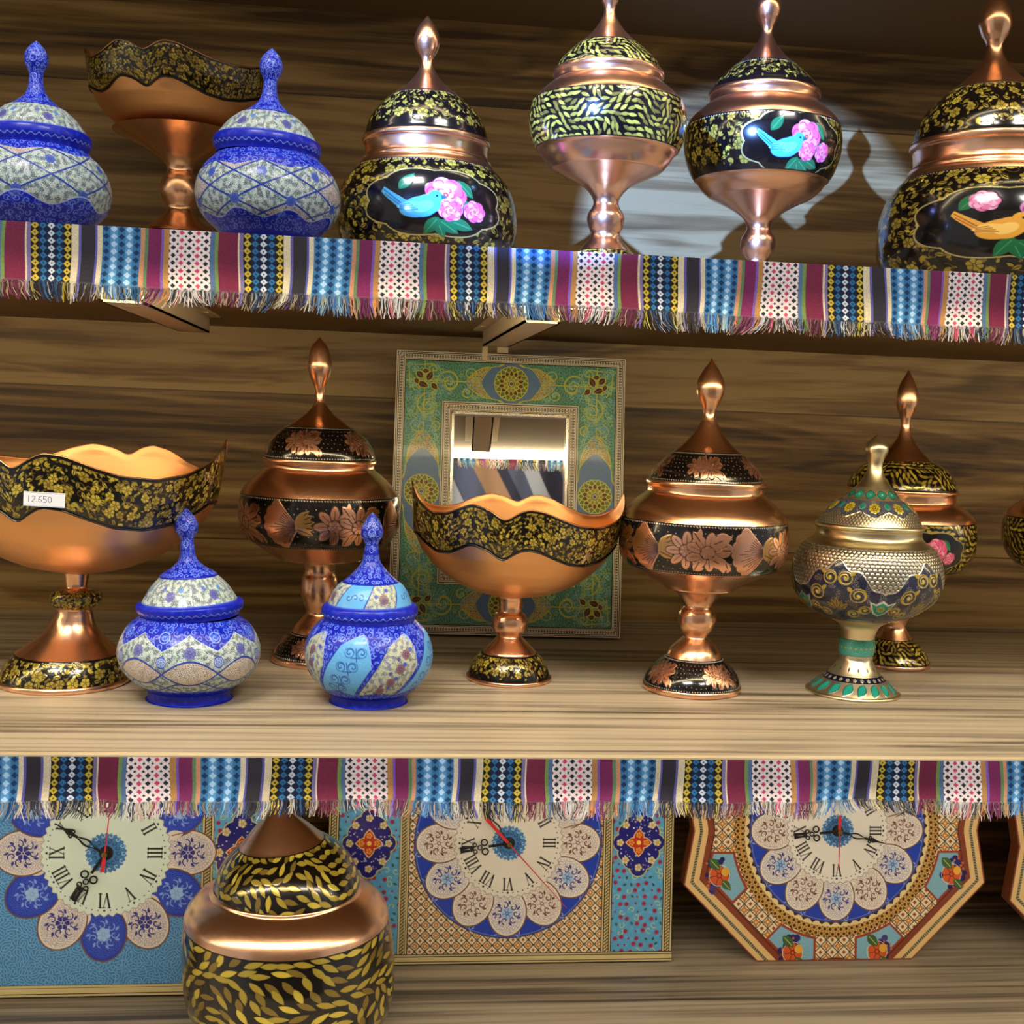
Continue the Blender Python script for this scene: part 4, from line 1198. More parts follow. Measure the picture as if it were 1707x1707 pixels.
    cv = v.canvas([(1063, 27), (1065, 28.5), (1077, 29.5), (1088, 28.5), (1090, 27)], 1.6, TE, .1)
    cv.fill(cv.contour(8, .8)*.8, (140, 200, 180), .5, 1); dots_row(cv, cv.h/2, 14, 3, (190, 200, 120), .5)
    v.painted('stem_ring', cv, M_LACQ)
    cv = v.canvas([(1090, 27), (1097, 27), (1106, 32), (1115, 38), (1121, 43)], 1.4, SIL, .95)
    n = 14
    for i in range(n): cv.leaf((i+.5)*cv.w/n, cv.h*.62, 12, 6, PI/2, (90, 82, 74), .5, -1)
    v.painted('foot_cone', cv, M_LACQ)
    cv = v.canvas([(1121, 43), (1125, 47), (1129, 52)], 1.4, NV, .1)
    for i in range(26): cv.flower((i+.5)*cv.w/26, cv.h*.5, 4.6, 5, 0, (214, 206, 180), (90, 80, 60), .8, 2)
    v.painted('foot_band', cv, M_LACQ)
    cv = v.canvas([(1129, 52), (1136, 60), (1143, 68), (1148, 73)], 1.4, SIL, .95)
    n = 18
    for i in range(n):
        x = (i+.5)*cv.w/n; cv.leaf(x, cv.h*.5, cv.h*.98, cv.w/n*.66, PI/2+.5, (24, 70, 62), .1, 1.5); cv.leaf(x, cv.h*.5, cv.h*.88, cv.w/n*.52, PI/2+.5, TE, .1, 2)
    v.painted('foot', cv, M_LACQ)
    v.turn('foot_rim', [(1148, 73), (1150, 77), (1154, 77), (1155, 76), (1155, .1)], M_BRASSY, sharp=True)
green_urn()

# ------------------------------------------------------------------ flat painted panels in a frame of their own
def panel_grid(name, cv, W, H, m, parent, depth_=.0006, keep=None, y=0.0, relief=.0001):
    """lies in the parent's x-z plane, centred on x, z from 0 up; faces -y"""
    X = (cv.u/(cv.w-1)-.5)*W; Z = (1-cv.v/(cv.h-1))*H
    P = np.stack([X, y-cv.z*relief, Z], -1)
    if keep is not None:
        kp = keep[:-1, :-1] & keep[1:, :-1] & keep[:-1, 1:] & keep[1:, 1:]
    else: kp = None
    return grid_mesh(name, P, m, parent, False, cv.out(), smooth=True, keep=kp)

def inlay(cv, x0, y0, x1, y1, w, cream=(222, 212, 186), dark=(24, 22, 26), zig=True):
    """bone and ebony inlay border between the outer rectangle and w inwards"""
    X, Y = cv.u, cv.v
    d = np.minimum(np.minimum(X-x0, x1-X), np.minimum(Y-y0, y1-Y))
    inside = (d >= 0)*(d <= w)
    cv.fill(inside*1.0, cream)
    for a, b in ((.12, .20), (.30, .35), (.80, .85), (.94, 1.0)):
        cv.fill(inside*(d >= a*w)*(d <= b*w)*1.0, dark)
    along = np.where(np.minimum(X-x0, x1-X) < np.minimum(Y-y0, y1-Y), Y, X)
    p = w*.30
    t = ((along/p) % 1-.5); s_ = (d/w-.575)/.21
    if zig:
        cv.fill(inside*((np.abs(np.abs(t)*2-.5)+np.abs(s_)*.5 < .30) | ((np.abs(t) < .18) & (np.abs(np.abs(s_)-.5) < .26)))*1.0, dark)

def mirror():
    global rng
    rng = np.random.default_rng(61); random.seed(61)
    yb, yt = -.075, -.030
    BL, BR = at(645, 1052, yb), at(1030, 1063, yb)
    BL, BR = on(646, 1054, .0), on(1030, 1063, .0)
    base = (BL+BR)/2
    ang = math.atan2(BR[1]-BL[1], BR[0]-BL[0])
    W = float(np.hypot(BR[0]-BL[0], BR[1]-BL[1]))*.995
    ang = max(-.06, min(.06, ang))
    lean = .150
    # height so that the top edge reaches its place in the photograph
    best = None
    for h in np.linspace(.15, .35, 400):
        P = base+np.array([0, math.sin(lean)*h, math.cos(lean)*h])
        e = abs(proj(P)[1]-596)
        if best is None or e < best[0]: best = (e, h)
    Hh = best[1]
    o = thing('mirror', 'rectangular mirror in a green painted frame with inlaid borders, leaning on the wall', 'mirror', tuple(base))
    o.rotation_euler = (-lean, 0, ang)
    w, h = 572, int(572*Hh/W)
    cv = Cv(w, h, (34, 110, 78), wrap=False)
    GR = (40, 112, 74)
    scr = cv.contour(5, .55); big = cv.noise(60)
    cv.fill(np.clip(big*.4, 0, .6), (46, 128, 116))
    cv.fill(scr*.75, (134, 176, 158)); cv.fill(cv.contour(13, 1.2, .25)*.8, (120, 172, 150))
    YE = (202, 200, 66)
    x0 = 23; ih = 116; iv = 123  # border and band widths
    # quarter design, mirrored afterwards
    def bl(m, c): cv.fill(m*1.0, c)
    cx, cy = w/2, h/2
    X, Y = cv.u, cv.v
    # blue lozenges in the middle of each side, with pink-cream arabesque collars
    def onion(ax, bx, by, L, Wd):
        a = (X-bx) if ax == 0 else (Y-by); b = (Y-by) if ax == 0 else (X-bx)
        return np.clip(1-np.abs(a)/L, 0, 1)**.5*Wd*(1+.10*np.cos(a/L*9))-np.abs(b)
    sidex, topy = (x0+ih)/2+1, (x0+iv)/2
    for ax, bx, by, L1, L2, Wd in ((1, sidex, cy, 152, 108, 56), (0, cx, topy, 112, 74, 56)):
        m1 = np.clip(onion(ax, bx, by, L1, Wd), 0, 1)
        cv.fill(m1, (206, 190, 150)); cv.fill(m1*cv.contour(6, .8), (70, 50, 60)); cv.fill(m1*cv.contour(9, .9), (206, 196, 80))
        cv.fill(np.clip(1.8-np.abs(onion(ax, bx, by, L1, Wd)), 0, 1), YE)
        m2 = np.clip(onion(ax, bx, by, L2, Wd*1.08), 0, 1)
        cv.fill(m2, (64, 104, 156)); cv.fill(m2*cv.contour(4.5, .5)*.8, (140, 170, 200))
        cv.fill(np.clip(1.5-np.abs(onion(ax, bx, by, L2, Wd*1.08)), 0, 1), YE)
        R = 42
        cv.disc(bx, by, R, (70, 84, 60)); cv.ring(bx, by, R, 2.2, YE)
        for ring_, n, rr, pr, c in ((0, 14, R*.82, R*.20, (100, 120, 60)), (1, 14, R*.60, R*.18, (90, 50, 26)), (2, 10, R*.38, R*.15, (150, 140, 60))):
            for k in range(n):
                a = (k+.5*ring_)*2*PI/n
                cv.leaf(bx+math.cos(a)*rr, by+math.sin(a)*rr, pr*2.5, pr*1.9, a, YE); cv.leaf(bx+math.cos(a)*rr, by+math.sin(a)*rr, pr*1.8, pr*1.2, a, c)
        cv.disc(bx, by, 7, (200, 190, 90)); cv.disc(bx, by, 4.5, (80, 80, 140))
    # corner scrolls
    def cor(x, y): return x, y
    kx, ky = 84, 78
    for (x, y, r, a, d, wd) in ((x0+108, x0+52, 34, 2.6, 1, 3.4), (x0+58, x0+112, 34, -1.0, -1, 3.4), (x0+108, x0+52, 20, 1, 1, 2.6), (x0+58, x0+112, 20, 0, -1, 2.6),
                           (x0+160, x0+30, 16, 0, -1, 2.6), (x0+30, x0+160, 16, 1.5, 1, 2.6), (x0+152, x0+76, 15, 0, 1, 2.4), (x0+76, x0+160, 14, 1.5, -1, 2.4), (x0+30, x0+62, 14, 2, 1, 2.4), (x0+70, x0+20, 13, 2, 1, 2.4)):
        cv.curl(x, y, r, a, 1.25, wd, YE, dirn=d, n=22)
    cv.path([(x0+12, x0+70), (x0+8, x0+12), (x0+70, x0+8)], 2.6, YE)
    cv.path([(x0+20, x0+190), (x0+36, x0+176), (x0+52, x0+190)], 2.4, YE)
    for _ in range(260):
        x, y = random.uniform(x0+8, w*.36 if random.random() < .5 else w*.2), random.uniform(x0+8, h*.33)
        if (x < ih-6 or y < iv-6): cv.curl(x, y, random.uniform(6, 9), random.uniform(0, 6), 1.0, 1.5, random.choice([(150, 196, 160), (90, 160, 190), (170, 190, 90)]), dirn=random.choice((-1, 1)))
    BR_ = (72, 32, 22)
    for (dx, dy, L, W_, a) in ((-14, -10, 22, 14, .8), (10, -8, 26, 14, -1.1), (-6, 14, 26, 14, .3), (22, 18, 20, 12, .8), (-22, 6, 16, 10, 1.2), (0, -20, 16, 10, 0)):
        cv.leaf(x0+50+dx, x0+46+dy, L+5, W_+5, a, YE); cv.leaf(x0+50+dx, x0+46+dy, L, W_, a, BR_, vein=(150, 110, 60))
    hx, hy = w//2, h//2
    q = cv.rgb[:hy+1, :hx+1].copy()
    cv.rgb[:hy+1, w-hx-1:] = q[:, ::-1]; cv.rgb[h-hy-1:, :hx+1] = q[::-1]; cv.rgb[h-hy-1:, w-hx-1:] = q[::-1, ::-1]
    inlay(cv, 0, 0, w-1, h-1, x0)
    X0, Y0, X1, Y1 = ih, iv, w-1-ih, h-1-iv
    inlay(cv, X0, Y0, X1, Y1, 24)
    hole = (X > X0+24) & (X < X1-24) & (Y > Y0+24) & (Y < Y1-24)
    d = np.minimum(np.minimum(X-X0, X1-X), np.minimum(Y-Y0, Y1-Y))
    cv.z = np.where((d > -1) & (d < 25), 10.0, 0.0)
    de = np.minimum(np.minimum(X, w-1-X), np.minimum(Y, h-1-Y)); cv.z = np.where(de < x0, 6.0, cv.z)
    k = W/(w-1)
    panel_grid('painted_frame', cv, W, Hh, M_PRINT, o, keep=~hole, y=-.012)
    # solid frame body behind the painting
    V, F = [], []
    gx0, gx1, gz0, gz1 = -W/2+(X0+24)*k, W/2-(X0+24)*k, (Y0+24)*k, Hh-(Y0+24)*k
    e = .0006
    box_vf(-W/2, gx0, -.0118, 0, 0, Hh, V, F); box_vf(gx1, W/2, -.0118, 0, 0, Hh, V, F)
    box_vf(gx0, gx1, -.0118, 0, 0, gz0, V, F); box_vf(gx0, gx1, -.0118, 0, gz1, Hh, V, F)
    mesh_obj('frame_body', V, F, mat('pale_frame_side', (150, 138, 110), .5), o)
    V, F = [], []
    for (a, b, c, d_) in ((gx0, gx0+.002, gz0, gz1), (gx1-.002, gx1, gz0, gz1), (gx0, gx1, gz0, gz0+.002), (gx0, gx1, gz1-.002, gz1)):
        box_vf(a, b, -.0128, -.006, c, d_, V, F)
    mesh_obj('glass_bead', V, F, mat('silver_bead', (196, 190, 176), .2, 1.0), o)
    gl = box('mirror_glass', gx0-.001, gx1+.001, -.0075, -.004, gz0-.001, gz1+.001, mat('mirror_silver', (232, 234, 232), .01, 1.0), o)
mirror()
# ------------------------------------------------------------------ wall clocks standing on the lowest shelf
NUM = {1: 'I', 2: 'II', 3: 'III', 4: 'IV', 5: 'V', 6: 'VI', 7: 'VII', 8: 'VIII', 9: 'IX', 10: 'X', 11: 'XI', 12: 'XII'}
def numeral(cv, cx, cy, h, ang, txt, col, wk=1.0):
    """radial roman numeral, top pointing away from the centre; ang from 12 o'clock"""
    wd = {'I': .30, 'V': .62, 'X': .62}; tot = sum(wd[c] for c in txt)*h*wk
    x = -tot/2
    ca, sa = math.cos(ang), math.sin(ang)
    def T(p, q): return cx+p*ca-q*sa, cy+p*sa+q*ca
    def bar(p0, q0, p1, q1, w):
        a = T(p0, q0); b = T(p1, q1); cv.line(a[0], a[1], b[0], b[1], w, col)
    th, tn = h*.13, h*.05
    for c in txt:
        w = wd[c]*h*wk; u = h/2
        if c == 'I':
            bar(x+w/2, -u, x+w/2, u, th); bar(x+.04*h, -u, x+w-.04*h, -u, tn); bar(x+.04*h, u, x+w-.04*h, u, tn)
        elif c == 'V':
            bar(x+.1*h, -u, x+w/2, u, th); bar(x+w-.1*h, -u, x+w/2, u, tn); bar(x, -u, x+.22*h, -u, tn); bar(x+w-.22*h, -u, x+w, -u, tn)
        else:
            bar(x+.08*h, -u, x+w-.08*h, u, th); bar(x+w-.08*h, -u, x+.08*h, u, tn)
            for q in (-u, u): bar(x, q, x+.2*h, q, tn); bar(x+w-.2*h, q, x+w, q, tn)
        x += w
NIV = (34, 32, 34)
def petal_flower(cv, x, y, r, ink, blue):
    cv.flower(x, y, r*.34, 6, .3, (150, 190, 226) if blue else (220, 214, 206), ink, core=.3)
    for k in range(7):
        a = k*2*PI/7
        cv.curl(x+math.cos(a)*r*.5, y+math.sin(a)*r*.42, r*.22, a, .8, max(1.2, r*.05), ink)
        cv.leaf(x+math.cos(a+.4)*r*.72, y+math.sin(a+.4)*r*.62, r*.26, r*.12, a, ink)
def clock_face(cv, cx, cy, R, style):
    """R radius of the ring of minute dots"""
    X, Y = cv.u-cx, cv.v-cy; rr = np.hypot(X, Y); th = np.arctan2(Y, X)
    face = {'turq': (208, 224, 212), 'ivory': (226, 221, 208), 'white': (230, 226, 216)}[style]
    RO = {'turq': 1.85, 'ivory': 1.90, 'white': 1.90}[style]*R
    BL = (30, 62, 176)
    if style != 'turq':
        m = np.clip(RO-rr, 0, 1); cv.fill(m, BL)
        cv.fill(np.clip(1.2-np.abs(rr-RO+1), 0, 1), (90, 60, 60)); cv.fill(np.clip(1.0-np.abs(rr-RO+4.5), 0, 1), (150, 170, 220))
        for k in range(24):
            a = (k+.5)*2*PI/24
            q = RO-9-(6 if k % 2 == 0 else 0)
            cv.curl(cx+math.cos(a)*q, cy+math.sin(a)*q, 7 if k % 2 else 9, a, 1.0, 1.5, (170, 190, 236), dirn=1 if k % 2 else -1)
    # twelve lobed medallions
    for k in range(12):
        a = k*PI/6
        pc = 1.38*R; lx, ly = cx+math.cos(a)*pc, cy+math.sin(a)*pc
        bl = (k % 2 == 1)
        if style == 'turq':
            fillc = (34, 60, 178) if bl else (216, 208, 196); ink = (130, 160, 226) if bl else (44, 44, 130)
        else:
            fillc = (228, 222, 212); ink = (52, 46, 130) if bl else (104, 58, 46)
        cv.ell(lx, ly, .49*R, .40*R, a, (112, 76, 56)); cv.ell(lx, ly, .465*R, .375*R, a, fillc)
        cc_, ss_ = math.cos(a), math.sin(a)
        el = np.clip((1-np.hypot((X-math.cos(a)*pc)*cc_+(Y-math.sin(a)*pc)*ss_, 1.24*(-(X-math.cos(a)*pc)*ss_+(Y-math.sin(a)*pc)*cc_))/(.44*R))*20, 0, 1)
        if k == 0: scb = cv.contour(9, .7)
        cv.fill(el*scb*.38, ink)
        petal_flower(cv, lx+math.cos(a)*2, ly+math.sin(a)*2, R*.36, ink, bl)
        if style == 'turq' and not bl:
            cv.flower(lx, ly, R*.12, 6, 0, (44, 44, 130), (230, 224, 214))
        b = a+PI/12
        cv.leaf(cx+math.cos(b)*1.18*R, cy+math.sin(b)*1.18*R, .34*R, .16*R, b, fillc if not bl else (214, 206, 196))
        cv.line(cx+math.cos(b)*1.14*R, cy+math.sin(b)*1.14*R, cx+math.cos(b)*1.55*R, cy+math.sin(b)*1.55*R, 2.2, (120, 84, 66))
    edge = R*1.05+R*.05*np.abs(((th/(2*PI)*48) % 1)-.5)*2
    cv.fill(np.clip(edge-rr+1.5, 0, 1), (150, 140, 130)); cv.fill(np.clip(edge-rr, 0, 1), face)
    for k in range(60):
        a = k*PI/30; cv.disc(cx+math.cos(a)*R*.99, cy+math.sin(a)*R*.99, 2.3 if k % 5 == 0 else 1.2, NIV)
    hgt = .235*R
    for n, t in NUM.items():
        a = n*PI/6; q = R*.82
        numeral(cv, cx+math.sin(a)*q, cy-math.cos(a)*q, hgt, a, t, NIV, 1.0)
    # serrated blue rosette
    sr = R*.36*(1-.10*np.abs(((th/(2*PI)*26) % 1)-.5)*2)
    cv.fill(np.clip(sr-rr, 0, 1), (66, 122, 178)); 
    for rad in (.29, .2):
        for k in range(14):
            a = k*2*PI/14; cv.curl(cx+math.cos(a)*R*rad, cy+math.sin(a)*R*rad, R*.05, a, .8, 1.4, (170, 206, 232) if rad == .29 else (30, 60, 110))
    cv.disc(cx, cy, R*.12, (36, 34, 40))
    return RO
def star_tiles(cv, mask, p=26, c0=(200, 130, 50), c1=(228, 214, 178), c2=(70, 46, 34)):
    cv.fill(mask, c1)
    a = (cv.u/p) % 1-.5; b = (cv.v/p) % 1-.5
    d = np.abs(a)+np.abs(b); e = np.maximum(np.abs(a), np.abs(b))
    cv.fill(mask*(np.abs(d-.5) < .06), c2); cv.fill(mask*(np.abs(a*b) < .012)*(d > .2), c2)
    cv.fill(mask*((d < .34) & (e < .26)), c0); cv.fill(mask*(d < .1), c1)
    cv.fill(mask*(d > .82), (150, 70, 30))
def hand(parent, name, length, width, ang, y, m, style, R):
    """open-work hand as flat extruded metal; ang clockwise from 12"""
    V, F = [], []
    def plate(pts, hole=None):
        n = len(pts); k = len(V)
        for yy in (y, y-.0006):
            for (a, b) in pts: V.append((a, yy, b))
        F.append(tuple(range(k, k+n))[::-1]); F.append(tuple(range(k+n, k+2*n)))
        for i in range(n): F.append((k+i, k+(i+1) % n, k+n+(i+1) % n, k+n+i))
    def rot(p): 
        ca, sa = math.cos(ang), math.sin(ang)
        return [(a*ca+b*sa, -a*sa+b*ca) for a, b in p]
    def bar(w0, w1, z0, z1, x=0.0): plate(rot([(x-w0, z0), (x+w0, z0), (x+w1, z1), (x-w1, z1)]))
    def ring(cx_, cz, r, w):
        for k in range(12):
            a, b = k*PI/6, (k+1)*PI/6
            plate(rot([(cx_+r*math.cos(a), cz+r*math.sin(a)), (cx_+r*math.cos(b), cz+r*math.sin(b)), (cx_+(r-w)*math.cos(b), cz+(r-w)*math.sin(b)), (cx_+(r-w)*math.cos(a), cz+(r-w)*math.sin(a))]))
    L, w = length, width
    if style == 'hour':
        bar(w*.5, w*.4, -.1*L, .42*L)
        for sx in (-1, 1):
            ring(sx*w*1.5, .50*L, w*1.25, w*.45); ring(sx*w*1.1, .70*L, w*.8, w*.35)
        ring(0, .60*L, w*.9, w*.35)
        bar(w*.5, w*1.0, .72*L, .78*L); bar(w*.9, w*.7, .78*L, .80*L)
        bar(w*.2, w*.55, .78*L, 1.0*L, -w*.5); bar(w*.2, w*.55, .78*L, 1.0*L, w*.5)
    elif style == 'minute':
        bar(w*.5, w*.4, -.08*L, .22*L)
        for sx in (-1, 1): plate(rot([(sx*w*.1, .2*L), (sx*w*1.2, .34*L), (sx*w*1.1, .42*L), (sx*w*.2, .56*L), (sx*w*.1, .52*L), (sx*w*.65, .39*L), (sx*w*.6, .34*L)]))
        bar(w*.35, w*.5, .54*L, .66*L); ring(-w*.8, .66*L, w*.7, w*.45); ring(w*.8, .66*L, w*.7, w*.45)
        plate(rot([(-w*1.0, .72*L), (0, .66*L), (w*1.0, .72*L), (0, .86*L)])); bar(w*.35, w*.12, .80*L, L)
    else:
        bar(w*.45, w*.18, 0, L); bar(w*1.0, w*1.2, 0, -.42*L if style == 'second' else -.1*L)
    return mesh_obj(name, V, F, m, parent)
M_HAND = mat('black_clock_hand', (18, 17, 18), .35)
M_RED = mat('red_second_hand', (206, 40, 44), .4)
M_NUT = mat('brass_nut', (190, 160, 96), .25, 1.0)
def clock(label, kind, centre, ppx_w, seed, Rpx, hands, build, yface=-.085, lean=.10, group='inlaid clocks on the lowest shelf'):
    global rng
    rng = np.random.default_rng(seed); random.seed(seed)
    Cp = at(centre[0], centre[1], yface); s_ = depth(Cp)/FPX
    halfh = build['h']/2*s_
    # the clock leans back about its lower edge, which stands on the lowest shelf
    hc = (Cp[2]-ZL)/math.cos(lean)
    Hh = hc+build['below']*s_ if False else hc*2 if build.get('sym') else hc+build['above']*s_
    W = ppx_w*s_
    o = thing('wall_clock', label, 'clock', (Cp[0]+build.get('dx', 0)*s_, Cp[1]-math.sin(lean)*hc, ZL), group)
    o.rotation_euler = (-lean, 0, 0)
    res = 1.3
    w = int(ppx_w*res); h = int(Hh/s_*res)
    cv = Cv(w, h, (40, 60, 120), wrap=False)
    ccx = w/2-build.get('dx', 0)*res; ccy = h-hc/s_*res
    keep = build['paint'](cv, ccx, ccy, Rpx*res)
    T = .012
    panel_grid('clock_panel', cv, W, Hh, M_PRINT, o, keep=keep, y=-T-.0006, relief=.0002)
    if keep is None:
        box('case', -W/2, W/2, -T, 0, 0, Hh, mat('case_wood', (120, 84, 50), .5), o)
    else:
        pts = build['outline'](W, Hh, s_, hc)
        n = len(pts); V = [(a, -T-.0005, b) for a, b in pts]+[(a, 0, b) for a, b in pts]
        F = [tuple(range(n)), tuple(range(n, 2*n))[::-1]]+[(i, n+i, n+(i+1) % n, (i+1) % n) for i in range(n)]
        mesh_obj('case', V, F, mat('case_brown', (126, 66, 36), .45), o)
    hx = -build.get('dx', 0)*s_
    piv = thing_piv = bpy.data.objects.new('clock_hands', None); link(piv, o); piv.location = (hx, -T-.0022, hc); piv.empty_display_size = .01
    R = Rpx*s_
    hm = hand(piv, 'hour_hand', R*hands[0][1], R*.060, hands[0][0], 0, M_HAND, 'hour', R)
    hand(piv, 'minute_hand', R*hands[1][1], R*.055, hands[1][0], -.0012, M_HAND, 'minute', R)
    hand(piv, 'second_hand', R*hands[2][1], R*.028, hands[2][0], -.0024, M_RED, 'second', R)
    V, F = [], []
    n = 16
    for yy in (.0025, -.0045):
        for k in range(n): V.append((R*.05*math.cos(k*2*PI/n), yy, R*.05*math.sin(k*2*PI/n)))
    F = [tuple(range(n)), tuple(range(n, 2*n))[::-1]]+[(k, n+k, n+(k+1) % n, (k+1) % n) for k in range(n)]
    mesh_obj('spindle_nut', V, F, M_NUT, piv)
    return o
def medallion(cv, x, y, s):
    """navy lobed medallion with a red quatrefoil"""
    for k in range(12):
        a = k*PI/6; r = s*(.78 if k % 3 else .95)
        cv.disc(x+math.cos(a)*r*.74, y+math.sin(a)*r*1.05, s*.36, (206, 196, 110)); 
    for k in range(12):
        a = k*PI/6; r = s*(.78 if k % 3 else .95)
        cv.disc(x+math.cos(a)*r*.74, y+math.sin(a)*r*1.05, s*.32, (28, 26, 120))
    cv.ell(x, y, s*.8, s*1.0, 0, (28, 26, 120))
    for k in range(70):
        a = random.uniform(0, 6.3); r = s*random.uniform(.3, 1.0)
        cv.disc(x+math.cos(a)*r*.85, y+math.sin(a)*r*1.15, random.uniform(1, 2), (206, 206, 226))
    for k in range(8):
        a = k*PI/4; 
        if k % 2 == 0 or True: cv.flower(x+math.cos(a)*s*.75, y+math.sin(a)*s*.98, s*.15, 5, 0, (220, 206, 150), (150, 110, 60))
    for c, f in (((232, 204, 140), 1.0), ((190, 54, 26), .82)):
        for k in range(4):
            a = k*PI/2; cv.leaf(x+math.cos(a)*s*.24, y+math.sin(a)*s*.26, s*.62*f, s*.44*f, a, c)
    for k in range(4):
        a = k*PI/2; cv.flower(x+math.cos(a)*s*.3, y+math.sin(a)*s*.3, s*.12, 5, 0, (236, 160, 60), (160, 40, 20))
    cv.disc(x, y, s*.09, (240, 200, 90))
def rect_panel(cv, ccx, ccy, R, style='ivory'):
    w, h = cv.w, cv.h
    r = 1.3
    cv.rgb[:] = (84, 160, 206)
    n = cv.noise(16)
    cv.fill(np.clip(n*.3, 0, .5), (110, 186, 224))
    for (x, y) in scatter(w, h, 17, 8):
        k = random.random()
        if k < .35: cv.flower(x, y, 5, 5, random.uniform(0, 6), (176, 50, 90), (110, 20, 50))
        elif k < .6: cv.leaf(x, y, 9, 5, random.uniform(0, 6), (40, 90, 80))
        elif k < .8: cv.curl(x, y, 8, random.uniform(0, 6), .8, 1.6, (190, 206, 140))
        else: cv.disc(x, y, 2.2, (150, 40, 80))
    L = 117*r*(R/(82*r)); 
    strip = 17*R/82
    x_in0, x_in1 = ccx-173*R/82+0, ccx+159*R/82
    x_in0 = ccx-162*R/82; x_in1 = ccx+(157 if style != 'turq' else 132)*R/82
    # side medallions
    for xm in ((strip+x_in0-strip)/2, (x_in1+strip+w-strip)/2): medallion(cv, xm, ccy+0, 31*R/82*1.35)
    m = (cv.u > x_in0) & (cv.u < x_in1)
    if style == 'turq':
        cv.fill(m*1.0, (62, 126, 184)); cv.fill(m*cv.contour(11, .9), (120, 174, 214))
    else: star_tiles(cv, m*1.0, 22)
    def strip_at(a, b):
        k = (cv.u >= a) & (cv.u <= b); cv.fill(k*1.0, (206, 188, 134))
        q = (cv.u-a)/(b-a)
        for lo, hi in ((0, .06), (.22, .28), (.72, .78), (.94, 1)): cv.fill(k*(q >= lo)*(q <= hi)*1.0, (40, 28, 24))
        z = ((cv.v/7) % 1-.5); cv.fill(k*(np.abs(q-.5) < .2)*(np.abs((q-.5)*4+z*1.2) % 1 < .42)*1.0, (96, 84, 50))
    strip_at(0, strip); strip_at(w-1-strip, w-1); strip_at(x_in0-strip, x_in0); strip_at(x_in1, x_in1+strip)
    k = (cv.v < strip) | (cv.v > h-1-strip)
    cv.fill(k*1.0, (206, 188, 134)); q = np.minimum(cv.v, h-1-cv.v)/strip
    for lo, hi in ((0, .06), (.22, .28), (.72, .78), (.94, 1)): cv.fill(k*(q >= lo)*(q <= hi)*1.0, (40, 28, 24))
    clock_face(cv, ccx, ccy, R, style)
    return None
def oct_pts(c, s_):
    """eight-sided case with a shallow notch in each upright and level side"""
    a, b, n = 258*s_, 87*s_, 243*s_
    P = [(a, -b), (n, 0), (a, b), (b, a), (0, n), (-b, a), (-a, b), (-n, 0), (-a, -b), (-b, -a), (0, -n), (b, -a)]
    return P
